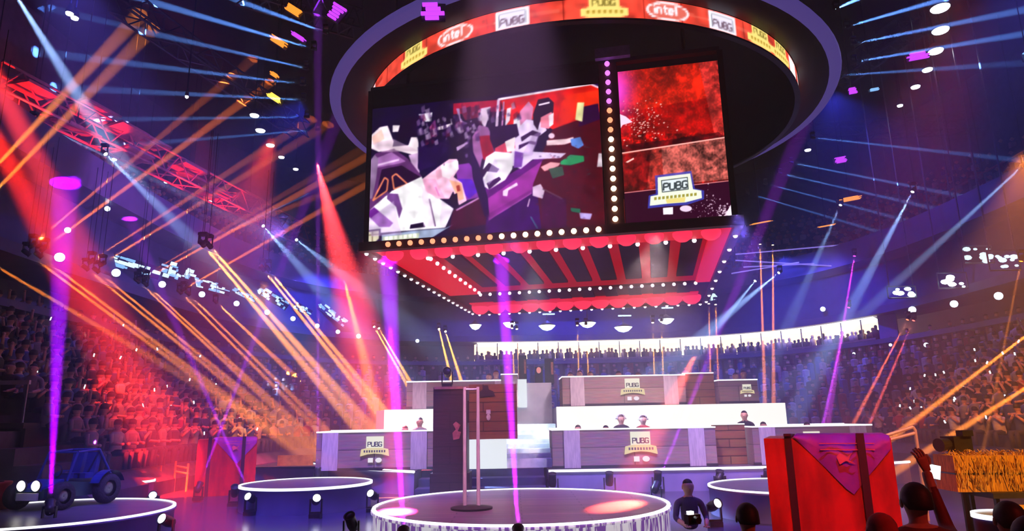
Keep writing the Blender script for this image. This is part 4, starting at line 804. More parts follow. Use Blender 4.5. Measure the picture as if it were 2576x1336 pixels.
# foreground spectators on the lower floor
GZ = -.75
struct('floor_front', MB().box((2, 1, GZ-.05), (44, 14, .1)), CONC)
struct('trim_stage_edge', MB().box((2, 7.98, GZ/2-.03), (44, .06, -GZ+.04)), DARK)
def stander(label, px, py, Y, shirt, arms, hair=HAIR, cap=None, H=1.72, rz=0, hand=None):
    """standing person seen from behind (faces +y); py = crown of the head"""
    p = ony(px, py, Y); s = (p.z-GZ)/1.76; t = thing('person', label, 'person', (p.x, Y, GZ), rz)
    k = s; V = lambda x, y, z, *r: (x*k, y*k, z*k)+tuple(q*k for q in r)
    ch = [[V(0, 0, .95, .16, .12), V(0, 0, 1.12, .15, .11), V(0, 0, 1.32, .18, .115), V(0, 0, 1.44, .11, .09), V(0, .01, 1.50, .055), V(0, .02, 1.57, .06, .075), V(0, .025, 1.63, .084, .10), V(0, .01, 1.71, .07, .085)]]
    for sx in (-1, 1):
        ch.append([V(0, 0, .95, .16, .12), V(sx*.10, 0, .86, .10), V(sx*.11, .02, .48, .065), V(sx*.11, -.02, .09, .045), V(sx*.12, .10, .04, .045, .035)])
    for sx, a in zip((-1, 1), arms):
        pts = {'down': [(.23, .0, 1.10), (.24, .06, .86), (.24, .07, .79)], 'fwd': [(.24, .10, 1.12), (.15, .30, 1.22), (.13, .36, 1.25)], 'up': [(.27, .16, 1.44), (.24, .24, 1.74), (.235, .25, 1.82)]}[a]
        ch.append([V(0, 0, 1.44, .11, .09), V(sx*.20, 0, 1.40, .064)]+[V(sx*q[0], q[1], q[2], r) for q, r in zip(pts, (.05, .036, .036))])
    zc = 1.48*k
    body = skin_body('body', ch, [shirt, SKIN, TROU], t, 2, lambda c_: 2 if c_.z < .93*k else (1 if (c_.z > 1.49*k and abs(c_.x) < .13*k) or (c_.y > .2*k and c_.z > 1.18*k) else 0))
    q = MB()
    for sx in (-1, 1): q.ball((sx*.088*k, .03*k, 1.63*k), .026*k, 8, sc=(.4, .8, 1.2))
    q.tube((0, .12*k, 1.64*k), (0, .145*k, 1.61*k), .008*k, .017*k, 8); q.build('face_features', SKIN, t, True)
    q = MB(); n = 14; c0 = Vector((0, .015, 1.655))*k; r = .10*k; rings = []
    for j in range(7):
        a = math.pi*.5*j/6*1.12; z, sn = math.cos(a), math.sin(a)
        rings.append([(c0.x+r*.95*max(.02, sn)*math.cos(2*math.pi*i/n), c0.y-.012*k+1.08*r*max(.02, sn)*math.sin(2*math.pi*i/n), c0.z+1.12*r*z-(.35*r if math.sin(2*math.pi*i/n) < -.2 and j > 4 else 0)) for i in range(n)])
    q.loft(rings, True); q.build('hood' if cap else 'hair', cap or hair, t, True)
    for sx, a in zip((-1, 1), arms):
        w = {'down': (.24, .07, .77), 'fwd': (.125, .38, 1.26), 'up': (.235, .25, 1.84)}[a]; d = {'down': (0, .1, -1), 'fwd': (-.2*1, .9, .35), 'up': (-.25, .12, 1)}[a]; d = Vector((d[0]*sx, d[1], d[2])).normalized(); W_ = Vector((w[0]*sx, w[1], w[2])); sd = d.cross(Vector((0, 1, 0) if a != 'fwd' else (0, 0, 1))).normalized()
        q = MB(); q.loft([[tuple((W_+d*u+sd*(wd*math.cos(g))+d.cross(sd)*(.013*math.sin(g)))*k) for g in np.linspace(0, 6.283, 8, False)] for u, wd in ((-.03, .028), (.02, .038), (.055, .042), (.07, .040))], True)
        for f_, (ln, off) in enumerate(((.065, -.03), (.075, -.01), (.07, .01), (.055, .03))):
            b0 = W_+d*.065+sd*off; b1 = b0+d*ln*.55-d.cross(sd)*.012; b2 = b1+d*ln*.35-d.cross(sd)*.03; q.tube(b0*k, b1*k, .0095*k, .009*k, 6); q.tube(b1*k, b2*k, .009*k, .0075*k, 6)
        b0 = W_+d*.01-sd*.035; b1 = b0+d*.035-sd*.022-d.cross(sd)*.012; b2 = b1+d*.03-sd*.002-d.cross(sd)*.018; q.tube(b0*k, b1*k, .012*k, .010*k, 6); q.tube(b1*k, b2*k, .010*k, .008*k, 6)
        q.build('hand', SKIN, t, True)
    return t, k
PURP = pm('purple_jacket', (.10, .06, .18), (.07, .04, .13), 8, .6); MAROON = pm('maroon_jacket', (.22, .02, .04), (.15, .015, .03), 8, .6)
stander('spectator in a dark purple jacket at the bottom edge, arms raised with a small camera', 1878, 1266, 6.2, PURP, ('fwd', 'fwd'))
stander('spectator in a maroon jacket raising a bright phone beside the red crate', 2300, 1215, 5.4, MAROON, ('down', 'up'))
ph = ony(2345, 1186, 5.75); t = thing('phone', 'phone with a glowing white screen held up in the maroon jacket sleeve', 'phone', ph, R(8))
MB().box((0, 0, 0), (.14, .012, .115), M=Matrix.Rotation(R(12), 3, 'Y')).build('case', BLACK, t); MB().box((0, -.008, 0), (.132, .004, .107), M=Matrix.Rotation(R(12), 3, 'Y')).build('screen', em('phone_glow', (1, 1, .96), 3), t)
stander('spectator with a red hood between the red crate and the raised phone', 2215, 1292, 5.0, MATS['shirt_red'], ('down', 'down'), cap=pm('red_hood', (.6, .04, .05), (.4, .02, .03), 8, .7))
stander('dark-haired spectator low in front of the cyan-topped podium', 2535, 1262, 5.2, SH('black'), ('down', 'down'))
stander('dark spectator cut off by the lower right corner', 2590, 1300, 4.2, SH('black'), ('down', 'down'))
#stander('spectator in blue at the foot of the big red crate', 2060, 1326, 5.6, SH('blue'), ('down', 'down'))
p = ony(1731, 1240, 11.6); bust('crouching stage hand in purple beside the podium with the shining lamp', (p.x, 11.6, .0), pm('night_purple', (.05, .03, .1), (.03, .02, .06), 8, .7), False)
#stander('spectator in pale pink left of the purple jacket', 1965, 1300, 7.0, SH('pale_pink'), ('down', 'down'))
p = ony(1742, 1306, 6.55); t = thing('camera', 'small dark camera with a shining lens held out at the bottom edge', 'camera', p, R(20))
MB().box((0, 0, 0), (.13, .07, .085)).build('body', BLACK, t); MB().tube((0, -.03, 0), (0, -.1, 0), .035, .03, 14).build('lens', BLACK, t); MB().box((-.02, .0, .055), (.05, .04, .03)).build('flash', FLOOD, t)
# ------------------------------------------------------------------ moving-head lamps and their beams
HEAD = MB().lathe([(.01, -.16), (.08, -.15), (.095, -.05), (.085, .10), (.10, .15), (.085, .15), (.08, .12)], n=14, caps=False).mesh('head', BLACK, True)
LENS = {}
def lens_mesh(col, st):
    key = (col, st)
    if key not in LENS:
        LENS[key] = MB().lathe([(.084, .125), (.05, .145), (.005, .15)], n=14, caps=False).mesh('lens', em('lens_%d' % len(LENS), col, st), True)
    return LENS[key]
BASE = MB().box((0, 0, -.33), (.24, .22, .10)).mesh('base', BLACK)
YOKE = MB().box((0, 0, -.27), (.26, .07, .04)).box((-.125, 0, -.13), (.025, .07, .30)).box((.125, 0, -.13), (.025, .07, .30)).mesh('yoke', BLACK)
def part(name, me, parent, sc=1, flip=1):
    o = bpy.data.objects.new(name, me); COL.objects.link(o); o.parent = parent; o.scale = (sc, sc, sc*flip); return o
def lamp(label, group, p, aim, col, ang=0, L=.3, rref=8, hang=True, sc=.8, st=4, lcol=None, name='moving_head_lamp', blend=.35, P=None):
    p, aim = Vector(p), Vector(aim); d = (aim-p).normalized()
    t = thing(name, label, 'stage lamp', p, 0, group)
    part('base', BASE, t, sc, -1 if hang else 1); part('yoke', YOKE, t, sc, -1 if hang else 1)
    h = part('head', HEAD, t, sc); h.rotation_euler = d.to_track_quat('Z', 'Y').to_euler()
    part('lens', lens_mesh(lcol or col, st), h)
    if ang:
        l = bpy.data.lights.new('beam', 'SPOT'); l.color = col; l.spot_size = R(ang); l.spot_blend = blend; l.shadow_soft_size = .03
        q = p+d*(.2*sc); l.energy = P or L*158*rref/(SIG*R(ang))*math.exp(SIG*((p+aim)/2-CP).length)
        lo = bpy.data.objects.new('beam', l); COL.objects.link(lo); lo.location = d*(.2*sc); lo.rotation_euler = d.to_track_quat('-Z', 'Y').to_euler(); lo.parent = t
    return t
AMB = (1, .26, .03); AMY = (1, .42, .06); AML = (1, .75, .5)
Q = lambda x, y, z: onz(x, y, z)
# amber lamps along the left balcony: (sx,sy) -> up (ux,uy) and down (dx,dy)
k = 0
def left_amb(sx, sy, tx, ty, tY, kind, ang=1.1, L=.30, z=6.2, rref=9, col=AMB):
    global k
    p = Q(sx, sy, z); 
    lt = lamp(f'amber-beam lamp hung on the left balcony, {ORD[k % 16]} of those aimed {kind}' if k < 16 else f'amber-beam lamp over the left crowd aimed {kind}, near the {ORD[k-16]} lamp', f'amber lamps aimed {kind}', p, ony(tx, ty, tY), col, ang, L, rref, True, .7, 5, AML)
    MB().tube((0, 0, .2), (0, 0, 3.0), .008, n=5).build('hanger', BLACK, lt)
    k += 1
for a in [(82, 616, 575, 200, 27), (110, 625, 600, 265, 28), (230, 657, 675, 370, 30), (257, 664, 700, 390, 30), (352, 698, 780, 450, 31), (366, 702, 800, 462, 31), (462, 728, 860, 500, 33), (512, 611, 905, 452, 34)]:
    left_amb(*a, 'up into the roof', 1.6, .2, rref=9, col=(1, .19, .02))
k = 0
for a in [(66, 635, 380, 868, 19.5), (97, 641, 400, 868, 19.6), (215, 673, 570, 963, 23), (242, 679, 590, 965, 23), (345, 705, 640, 980, 26), (365, 713, 660, 985, 26), (452, 733, 780, 1063, 30), (472, 737, 800, 1060, 30), (542, 758, 660, 870, 30)]:
    left_amb(*a, 'down over the crowd', 1.8, .30, rref=8)
k = 0
for a in [(508, 612, 790, 948, 23), (525, 616, 812, 940, 23), (660, 674, 920, 1000, 24), (674, 676, 945, 1005, 24)]:
    left_amb(*a, 'down past the screens', 2.4, .50, rref=8, col=(1, .33, .05))
k = 0
for a in [(-60, 640, 330, 870, 17), (-40, 450, 330, 60, 24), (-30, 500, 345, 110, 24), (-120, 700, 200, 850, 17)]:
    left_amb(*a, 'across the left edge', 2.0, .14, rref=8)
k = 0
for sx, sy, tx, ty in ((940, 820, 1028, 975), (952, 824, 1040, 975), (1104, 826, 1136, 958), (1120, 832, 1160, 958)):
    lamp(f'amber-beam lamp behind the upper left desk, {ORD[k]} from the left', 'amber lamps behind the upper left desk', ony(sx, sy, 33), ony(tx, ty, 29), AMY, 2.0, .7, 5, True, .7, 6, (1, .85, .7)); k += 1
k = 0
for sx, sy, tx, ty in ((1288, 822, 1293, 945), (1300, 824, 1306, 945), (1452, 815, 1456, 940), (1474, 815, 1480, 940), (1642, 808, 1646, 938), (1664, 806, 1668, 938), (1783, 760, 1787, 935), (1800, 762, 1806, 935), (1912, 610, 1924, 1005), (1944, 612, 1946, 1005)):
    lamp(f'amber-beam lamp hung behind the right desks, {ORD[k]} from the left', 'amber lamps hung behind the right desks', ony(sx, sy, 31), ony(tx, ty, 29.5), AMY if k < 6 else AMB, 1.5, .42, 5 if k < 8 else 10, True, .7, 5, AML); k += 1
k = 0
for sx, sy, sY, tx, ty, tY, col, an, L in ((2150, 640, 30, 2085, 1040, 28, MAG, 2.2, .20), (2136, 770, 30, 2076, 1040, 28, (.6, .06, 1), 1.4, .28), (2285, 800, 27, 2150, 1060, 26, (1, .16, .07), 1.8, .28), (2300, 802, 27, 2190, 1060, 26, (1, .12, .09), 1.6, .22), (2640, 800, 17, 2180, 1150, 19, AMB, 2.2, .42), (2700, 900, 15, 2260, 1180, 17, AMB, 3, .3), (2570, 650, 20, 2520, 900, 20, AMB, 1, .1)):
    lamp(f'lamp hung over the right stand, {ORD[k]} of the leaning beams from the stage outwards', 'leaning beam lamps over the right stand', ony(sx, sy, sY), ony(tx, ty, tY), col, an, L, 9, True, .7, 5); k += 1
# blue fan from lamps round the halo ring
k = 0
for sx, sy, tx, ty, L in ((820, 82, 600, 2, .20), (790, 123, 400, 10, .30), (771, 172, 300, 65, .16), (762, 212, 250, 150, .16), (764, 251, 300, 228, .13), (772, 294, 330, 300, .10), (800, 326, 480, 352, .09), (815, 470, 620, 560, .06)):
    p = Q(sx, sy, 12.6); a = ony(tx, ty, p.y+ (4 if ty < 250 else 1)); lamp(f'blue-beam lamp on the left of the halo ring, {ORD[k]} from the top', 'blue lamps left of the halo ring', p, a, (.12, .32, 1), 1.8, L*1.2, 6, True, .6, 4, (.6, .75, 1)); k += 1
k = 0
for sx, sy, tx, ty, L in ((2104, 22, 2170, -8, .3), (2131, 67, 2400, -10, .3), (2147, 110, 2500, 40, .24), (2148, 156, 2576, 85, .24), (2045, 346, 2400, 385, .12), (1990, 409, 2400, 490, .14), (1962, 436, 2330, 520, .14), (1926, 462, 2300, 560, .12), (1880, 486, 2200, 580, .12), (2110, 190, 2480, 165, .1)):
    p = Q(sx, sy, 12.6); a = ony(tx, ty, p.y+(3 if ty < 200 else 0)); lamp(f'blue-beam lamp on the right of the halo ring, {ORD[k]} from the top', 'blue lamps right of the halo ring', p, a, (.12, .3, 1), 1.8, L*1.1, 6, True, .6, 4, (.6, .75, 1)); k += 1
# white-blue follow spots
k = 0
for sx, sy, sY, tx, ty, tY, an, L, rr in ((262, 384, 21, 400, 520, 20, 6, .22, 3), (660, 566, 27, 735, 650, 25, 6, .26, 2.5), (744, 602, 29, 830, 668, 26, 5, .2, 2.5), (84, 305, 19, 215, 370, 19, 4, .16, 2.5), (10, -60, 17, 190, 230, 20, 8, .34, 5), (2298, 478, 25, 2180, 700, 24, 5, .26, 4), (2116, 512, 29, 2060, 640, 28, 5, .16, 3), (1962, 684, 31, 1820, 800, 29, 6, .34, 3.5), (1902, 704, 31, 1800, 830, 29, 6, .22, 3.5), (2580, 410, 18, 2440, 540, 20, 4, .16, 4)):
    lamp(f'white follow-spot lamp with a soft widening beam, {"left" if sx < 1288 else "right"} roof, {ORD[k]} one', 'white follow-spots', ony(sx, sy, sY), ony(tx, ty, tY), (.32, .52, 1), an, L*1.4, rr, True, .8, 7, (.85, .93, 1), blend=.8); k += 1
# purple uprights from lamps standing on the floor; red washes from unseen added spots
k = 0
_a, _b, _c2 = bowl_pt(165, 448, .99), onz(975, 655, 6.3), onz(1262, 668, 6.3)
for sx, sy, sY, tx, ty, tY, col, an, L, rr in ((126, 1276, 11.3, 165, 448, _a.y, (.36, 0, 1), 3.8, 1.1, 2.2), (1304, 1345, 9.0, 1262, 668, _c2.y, (.50, .01, 1), 2.4, 1.3, 2.4), (1016, 1350, 9.0, 975, 655, _b.y, (.42, .01, 1), 3.2, 1.2, 2.6), (800, 1190, 17.2, 800, 900, 18, (.45, .05, 1), 1.4, .4, 2.5), (500, 1226, 17.0, 600, 960, 19, (.42, .02, 1), 2.2, .4, 2.5), (625, 1236, 17.0, 505, 960, 19, (.42, .02, 1), 2.2, .4, 2.5), (236, 1240, 15.5, 238, 930, 17, (.5, .05, 1), 1.6, .22, 3), (1650, 1226, 14.5, 1770, 930, 17, (.5, .02, 1), 2.2, .3, 3), (1810, 1200, 17.0, 1880, 1040, 18, (.5, .1, 1), 2.4, .3, 2)):
    lamp(f'floor lamp shooting a purple beam upward, {ORD[k]} of those spread over the stage floor', 'purple upright floor lamps', ony(sx, sy, sY), ony(tx, ty, tY), col, an, L, rr, False, .8, 2, (.6, .3, 1), blend=.6); k += 1
k = 0
for sx, sy, sY, tx, ty, tY, col, an, L, rr in ((835, 560, 26, 962, 1060, 20, (1, .05, .06), 9, .65, 13), (880, 760, 24, 955, 1060, 20, (1, .30, .02), 5, .5, 6), (-60, 560, 22, 420, 1160, 18, (1, .02, .008), 9, .34, 9), (985, 900, 15, 1000, 1345, 11, (1, .03, .22), 6, .42, 4), (100, 660, 18.5, 545, 1345, 11.5, (1, .04, .05), 7, .36, 8), (1725, 940, 16, 1520, 1345, 11, (1, .10, .05), 7, .42, 4), (1000, 480, 28, 900, 760, 27, (1, .04, .12), 20, .22, 6)):
    a_, b_ = ony(sx, sy, sY), ony(tx, ty, tY); d_ = (b_-a_).normalized(); a_ = a_-d_*(5.0 if k == 0 else 1.5)
    if k in (2, 4): a_ = Vector((-9, 9.5, 8)) if k == 2 else Vector((-8, 8, 8.5))
    spot('unseen_wash', a_, b_, col, L*158*rr/(SIG*R(an))*math.exp(SIG*((a_+b_)/2-CP).length), an, .9, .05); k += 1
# dark floor lamps along the platforms and a few shining ones
for i, (px, py, Y) in enumerate(((1390, 1224, 17.1), (1534, 1224, 17.1), (1656, 1222, 17.1), (1812, 1218, 17.1), (1932, 1214, 17.1))):
    p = ony(px, py, Y); p.z = .36; lamp(f'dark moving-head lamp at the foot of the right platform, {ORD[i]} from the left', 'dark lamps below the right platform', p, p+Vector((0, -.3, 1)), VIO, 0, hang=False, sc=1.05, st=.0)
for i, (px, py, Y, lab) in enumerate(((632, 1246, 14.4, 'left end of the violet podium'), (796, 1246, 13.9, 'front middle of the violet podium'), (938, 1232, 14.6, 'right end of the violet podium'), (388, 1226, 15.0, 'far small podium'), (418, 1325, 11.3, 'buggy podium, low at its right'), (1794, 1256, 12.0, 'half-hidden podium by the red crate'), (884, 1326, 10.8, 'left edge of the centre stage'), (590, 1236, 16.0, 'foot of the far red crate'), (720, 1186, 17.3, 'curved left platform'), (845, 1192, 17.0, 'curved left platform, under its rim'), (915, 1190, 17.0, 'right part of the curved left platform'))):
    p = ony(px, py, Y); p.z = .33; on = i < 6
    lamp(f'{"shining" if on else "dark"} moving-head lamp on the floor by the {lab}', 'floor lamps around the podiums', p, p+Vector((.3 if i % 2 else -.2, -.8, .35 if on else 1)), WHT, 0, hang=False, sc=.9, st=7 if on else .0, lcol=(.9, .9, 1))
t = lamp('black moving-head lamp on top of the dark wooden tower', 'tower lamp', (-1.62, 16.6, 2.93), (-1.5, 14, 3.6), WHT, 0, hang=False, sc=1.0, st=.0)
# ------------------------------------------------------------------ house lights, boards and trusses
def bowl_lamp(label, group, px, py, k_, r, mat, n='wall_light'):
    p = bowl_pt(px, py, k_); t = thing(n, label, 'light', p, math.atan2(-p.y, -p.x)+math.pi/2, group)
    MB().ball((0, -.05, 0), r, 12, sc=(1, .6, 1)).build('lens', mat, t, True); MB().box((0, r*.5, 0), (r*1.7, r, r*1.7)).build('housing', BLACK, t)
for i, (px, py, r) in enumerate(((150, 648, .14), (292, 687, .14), (408, 716, .13), (508, 741, .13), (595, 764, .13), (672, 786, .13), (737, 802, .13), (798, 820, .12), (850, 835, .12), (902, 846, .13), (170, 580, .09), (270, 526, .09))):
    bowl_lamp(f'blue-white round lamp under the left balcony, {ORD[i]} from the near end', 'blue-white lamps under the left balcony', px, py, .975, r, BLUEL)
for i, (px, py, r) in enumerate(((2070, 778, .13), (2295, 780, .16), (2400, 765, .15), (2512, 745, .15), (1050, 858, .11), (2240, 868, .07), (2330, 868, .1), (2148, 890, .07), (2390, 900, .05), (2200, 920, .05))):
    bowl_lamp(f'blue-white round lamp along the {"right" if px > 1288 else "far left"} wall, {ORD[i]} of them', 'blue-white lamps along the right wall', px, py, .985, r, BLUEL)
FLL = [(2365, 20, .30), (2366, 76, .28), (2354, 128, .26), (2333, 175, .19), (2303, 218, .18), (2264, 265, .12), (640, 290, .2), (655, 328, .22), (680, 365, .2), (708, 395, .15), (744, 425, .14), (85, 305, .1), (138, 331, .12), (288, 400, .1), (418, 457, .1), (528, 506, .1), (622, 548, .1), (175, 33, .1), (188, 44, .1), (2032, 377, .16), (470, 242, .06), (2390, 440, .1)]
for i, (px, py, r) in enumerate(FLL):
    p = Q(px, py, 15.2 if px > 600 else 13.2); t = thing('roof_floodlight', f'white oval floodlight under the {"right" if px > 1288 else "left"} roof, {ORD[i % 16]} {"in the lines of them" if i < 16 else "of those set apart"}', 'light', p, 0, 'roof floodlights')
    MB().lathe([(r, 0), (r*.9, -.05), (.01, -.09)], n=16).build('lens', FLOOD, t, True); MB().lathe([(r*1.1, 0), (r*1.05, .12), (r*.4, .3), (.02, .3)], n=16).build('housing', BLACK, t, True); MB().tube((0, 0, .3), (0, 0, 19.0-p.z), .025, n=6).build('hanger', BLACK, t)
GRN = em('white_board', (.62, .85, 1), 1.7); GRN2 = em('cyan_board', (.25, .55, 1), 1.3); PEN = em('pendant_glow', (.75, .95, 1), 3)
for i, (px, py, w, h, tilt) in enumerate(((318, 662, 2.3, .45, 14), (436, 682, 1.6, .75, 14), (522, 716, 2.0, .45, 14), (616, 742, 1.2, .3, 25), (686, 748, 1.8, .5, 30), (762, 778, 1.0, .4, 30), (838, 790, 1.9, .5, 36))):
    p = bowl_pt(px, py, .99); t = thing('video_board', f'glowing blue-white board on the left balcony wall, {ORD[i]} from the near end', 'screen', p, math.atan2(-p.y, -p.x)+math.pi/2, 'glowing boards on the left wall')
    M_ = Matrix.Rotation(R(tilt), 3, 'Y'); MB().box((0, .06, 0), (w, .08, h), M=M_).build('case', BLACK, t)
    m = MB()
    for q in range(26):
        u, v = random.uniform(-.46, .46)*w, random.uniform(-.4, .4)*h; m.box(tuple(M_ @ Vector((u, 0.01, v))), (random.uniform(.08, .3)*w*.6, .03, random.uniform(.08, .3)*h), M=M_, mi=random.randrange(2))
    m.build('lit_pattern', [GRN, GRN2], t)
for i, (px, py, w) in enumerate(((1196, 820, .55), (1282, 815, .6), (1376, 822, .75), (1478, 815, .75), (1568, 826, .8), (1676, 806, .7))):
    p = ony(px, py, 33); t = thing('pendant_lamp', f'bright white-cyan dish lamp hung in front of the gallery, {ORD[i]} from the left', 'light', p, 0, 'dish lamps in front of the gallery')
    MB().lathe([(w*.55, .05), (w*.5, 0), (w*.3, -.14), (.02, -.2)], n=20).build('glass', PEN, t, True); MB().lathe([(w*.57, .05), (w*.2, .22), (.03, .3)], n=20).build('shade', STEEL, t, True)
    MB().tube((0, 0, .3), (0, 0, 19-p.z), .03, n=6).build('rod', STEEL, t); 
    if i in (2, 4, 5): MB().box((.1, 0, .62), (w*.8, .1, .06)).build('light_bar', GRN, t)
for i, (px, py, Y, w, h) in enumerate(((2400, 706, 27, 1.0, .5), (2272, 735, 28, 1.0, .38), (2465, 640, 24, .9, .5), (2530, 655, 23, .9, .55), (1730, 745, 32, 2.3, .3))):
    p = ony(px, py, Y); t = thing('light_cluster', f'cluster of blue-white lamps on a frame, {["largest, over the right stand", "oval one left of the largest", "sparkling one near the right edge", "at the right edge of the picture", "under the far edge of the screen cube"][i]}', 'light', p, 0, 'lamp clusters')
    for q in range(9): MB().ball((random.uniform(-.5, .5)*w, random.uniform(-.1, .1), random.uniform(-.5, .5)*h), random.uniform(.07, .17)*w*.8, 8, sc=(1.4, .6, .8)).build('lens', PEN if i < 2 else GRN, t, True)
    MB().path([(-w*.6, .1, -h*.6), (w*.6, .1, -h*.6), (w*.6, .1, h*.7), (-w*.6, .1, h*.7), (-w*.6, .1, -h*.6)], .03, 6).build('frame', STEEL, t)
    m = MB()
    for sx in (-1, 1): MB().tube((sx*w*.5, .1, h*.7), (sx*w*.5, .1, 19-p.z), .03, n=6).build('hanger', STEEL, t)
def truss(label, a, b, w=.8, n=12, mat=None):
    t = thing('roof_truss', label, 'truss', a); d = Vector(b)-Vector(a); L = d.length; u = d.normalized(); s = u.cross(Vector((0, 0, 1))).normalized()*w/2; up = Vector((0, 0, w/2)); m = MB(); C4 = [s+up, s-up, -s-up, -s+up]
    for c_ in C4: m.tube(c_, d+c_, .05, n=6)
    m.build('chords', mat or STEEL, t); m = MB()
    for i in range(n):
        for j in range(4):
            A_, B_ = C4[j], C4[(j+1) % 4]; m.tube(u*(L*i/n)+(A_ if i % 2 else B_), u*(L*(i+1)/n)+(B_ if i % 2 else A_), .03, n=5)
    m.build('bracing', mat or STEEL, t)
    return t
RW = pm('red_light_tint', (.7, .22, .2), (.5, .14, .13), 5, .4)  # red light put into the base colour of truss and panels
a, b = Q(-30, 190, 12.6), Q(760, 590, 12.6)
truss('long roof truss along the left side, red-lit panels in it', a, b, .9, 26, RW)
for i, u in enumerate((.02, .06, .17, .21, .26, .30, .36, .47, .52, .58, .72, .84)):
    p = a.lerp(b, u); t = thing('red_panel', f'acoustic panel with painted-in red light above the left truss, {ORD[i]} from the near end', 'panel', (p.x+random.uniform(-.5, .6), p.y, p.z+random.uniform(-.6, .7)), math.atan2(b.y-a.y, b.x-a.x), 'red-lit panels above the left truss')
    MB().box((0, 0, 0), (random.uniform(.9, 2.0), .9, .10), M=Matrix.Rotation(R(random.uniform(-15, 15)), 3, 'X')).build('board', RW, t); MB().tube((0, 0, .05), (0, 0, 19-t.location.z), .02, n=5).build('hanger', BLACK, t)
for u in (.05, .22, .45, .62): 
    p = a.lerp(b, u); spot('unseen_wash', p+Vector((1.0, .5, -1.5)), p, (1, .03, .02), 500, 80)  # added red spots without fixtures, lighting the left truss
a2, b2 = Q(2650, 380, 12.0), Q(2230, 590, 12.0)
truss('roof truss at the right in red light', a2, b2, .8, 14, RW)
for i, u in enumerate((.1, .3, .45, .7, .9)):
    p = a2.lerp(b2, u); t = thing('red_panel', f'acoustic panel with painted-in red light by the right roof truss, {ORD[i]} from the near end', 'panel', (p.x-.2, p.y, p.z+random.uniform(-.7, .3)), math.atan2(b2.y-a2.y, b2.x-a2.x), 'red-lit panels by the right truss')
    MB().box((0, 0, 0), (1.3, .7, .1)).build('board', RW, t); MB().tube((0, 0, .05), (0, 0, 19-t.location.z), .02, n=5).build('hanger', BLACK, t)
for u in (.25, .75): p = a2.lerp(b2, u); spot('unseen_wash', p+Vector((-1, -.5, -1.4)), p, (1, .03, .02), 350, 80)  # red spots added near the right truss, no lamp body
for i, (p0, p1) in enumerate((((300, 0), (760, 330)), ((1990, 340), (2576, 300)), ((600, -30), (900, 60)), ((2100, 200), (2300, 60)))):
    A_, B_ = Q(*p0, 16.5), Q(*p1, 16.5); truss(f'dark high roof truss, {["left of the halo ring", "right of the halo ring, running outward", "near the top left of the halo ring", "near the top right of the halo ring"][i]}', A_, B_, .8, 14, pm('dark_truss', (.10, .09, .13), (.06, .06, .09), 5, .4))
YL = em('yellow_truss_lamp', (1, .62, .08), 2.2); PU = em('purple_truss_lamp', (.55, .05, 1), 1.6); OL = em('orange_truss_lamp', (1, .3, .03), 1.6)
for i, (px, py, w, h, mt, lab) in enumerate(((690, 245, .75, .22, YL, 'yellow slatted lamp left of the halo ring'), (738, 25, .55, .22, OL, 'orange lamp at the top left of the ring'), (700, 104, .7, .2, OL, 'orange lamp above the blue beams'), (750, 92, .6, .12, PU, 'thin purple lamp above the blue beams'), (690, 188, .4, .14, OL, 'small amber lamp above the yellow slatted lamp'), (845, 30, .5, .5, PU, 'purple lamp beside the ring at the top'), (2310, 140, .8, .28, PU, 'purple lamp right of the ring among the blue beams'), (2115, 402, .7, .3, PU, 'purple lamp below the ring at right'), (2145, 228, .3, .25, PU, 'small purple lamp right of the ring'), (2200, 225, .4, .1, GRN2, 'small blue lamp right of the ring'), (2140, 500, 1.3, .2, OL, 'flame-coloured scrawl lamp below the ring at right'), (2590, 140, .4, .3, GRN2, 'cyan lamp at the right edge'), (2325, 598, .6, .22, em('red_truss_lamp', (1, .05, .03), 1.6), 'red lamp over the right balcony'), (2400, 535, .4, .5, MATS['red_truss_lamp'], 'red lamp at the end of the right truss'), (1915, 560, 1.4, .05, OL, 'thin orange tube right of the cube'), (2080, 568, 1.2, .05, OL, 'thin orange tube further right of the cube'))):
    p = Q(px, py, 13.6) if py < 260 else ony(px, py, 30); t = thing('roof_lamp', lab, 'light', p)
    m = MB(); M_ = Matrix.Rotation(R(35 if px < 1288 else -10), 3, 'Y')
    nq = 5
    for q in range(nq): m.box(tuple(M_ @ Vector((0, 0, (q-(nq-1)/2)*h/nq))), (w*random.uniform(.5, 1), .08, h/nq*.6), M=M_)
    m.build('lit_slats', mt, t); MB().box((0, .1, 0), (w, .06, h), M=M_).build('back_plate', BLACK, t); MB().tube((0, .1, 0), (0, .1, 19-p.z), .02, n=5).build('hanger', BLACK, t)
m = 0
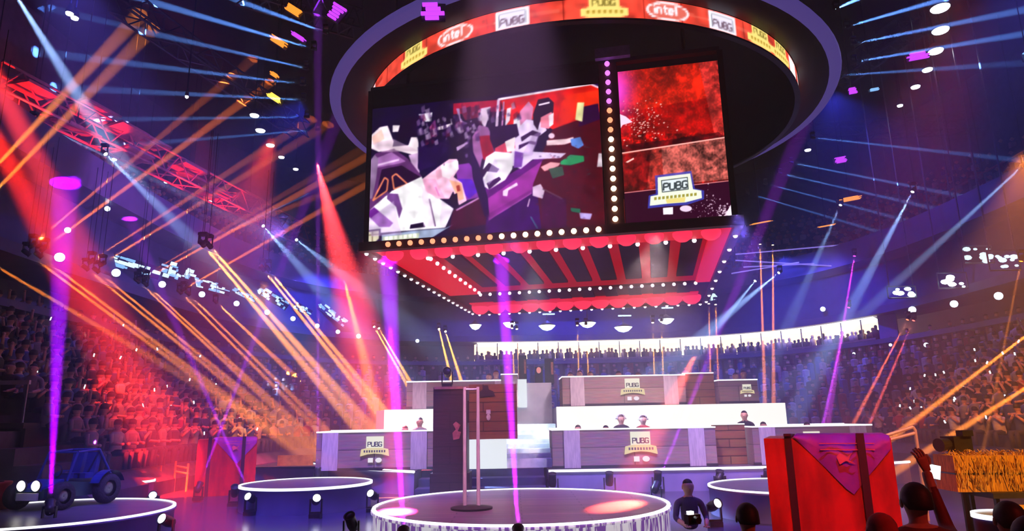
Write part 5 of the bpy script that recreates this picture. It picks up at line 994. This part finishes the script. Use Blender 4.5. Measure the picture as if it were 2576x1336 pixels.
for i, (x0, y0, x1, y1) in enumerate(((1850, 640, 2190, 610), (1850, 655, 2140, 672), (1870, 672, 2350, 648), (2190, 600, 2576, 640), (1840, 688, 2010, 660))):
    p, q = ony(x0, y0, 36), ony(x1, y1, 34); t = thing('light_tube', f'long thin blue-violet light tube under the right roof, {ORD[i]} from the top', 'light', p, 0, 'light tubes under the right roof')
    MB().tube((0, 0, 0), q-p, .035, n=6).build('tube', em('blue_violet_tube', (.35, .25, 1), .9), t); MB().tube((0, 0, 0), (0, 0, 19-p.z), .015, n=5).build('hanger', BLACK, t)

for px, py, Y, w, h, mt, lab in ((1893, 22, 17.0, .5, .2, YL, 'yellow lamp under the halo brim at its right'), (1905, 58, 17.5, .4, .3, OL, 'amber lamp close to the logo ribbon at its right'), (1090, 28, 15.0, .6, .5, PU, 'purple lamp under the halo brim at its left'), (1832, 100, 25.0, .6, .5, GRN2, 'blue lamp inside the halo above the right screen'), (1758, 90, 25.0, .3, .6, PU, 'slim purple lamp inside the halo above the right screen'), (1112, 235, 25.0, .5, .25, OL, 'amber lamp inside the halo above the left screen'), (1880, 200, 27.0, .25, 1.0, OL, 'dim upright amber lamp inside the halo at right')):
    p = ony(px, py, Y); t = thing('halo_lamp', lab, 'light', p); m = MB()
    for q in range(4): m.box((random.uniform(-.15, .15)*w, 0, (q-1.5)*h/4), (w*random.uniform(.4, 1), .08, h*.14))
    m.build('lit_slats', mt, t); MB().box((0, .08, 0), (w, .05, h)).build('back_plate', BLACK, t); MB().tube((0, .08, 0), (0, .08, 13.6-p.z), .015, n=5).build('hanger', BLACK, t)
p = ony(0, 962, 15.2); t = thing('viewing_platform', 'raised platform with a pale rail at the left edge of the picture', 'platform', (p.x-.2, 15.6, 0))
MB().box((0, 0, p.z-.95), (2.0, 1.2, .12)).build('deck', DARK, t); MB().box((0, -.58, p.z-.02), (2.0, .06, .09)).build('rail', pm('pale_rail', (.7, .62, .68), (.6, .5, .56), 5, .4), t)
for x in (-.95, 0, .95): MB().tube((x, -.58, p.z-.9), (x, -.58, p.z-.02), .025).build('rail_post', STEEL, t); MB().box((x, .0, (p.z-1)/2), (.07, 1.0, p.z-1)).build('leg', BLACK, t)
bust('spectator in a grey top on the raised platform at the left edge', (p.x+.35, 15.7, p.z-.35), SH('grey'), False, HAIR, R(20)); bust('spectator in a dark top on the raised platform at the left edge', (p.x-.1, 15.6, p.z-.32), SH('black'), False, BRH, R(15))
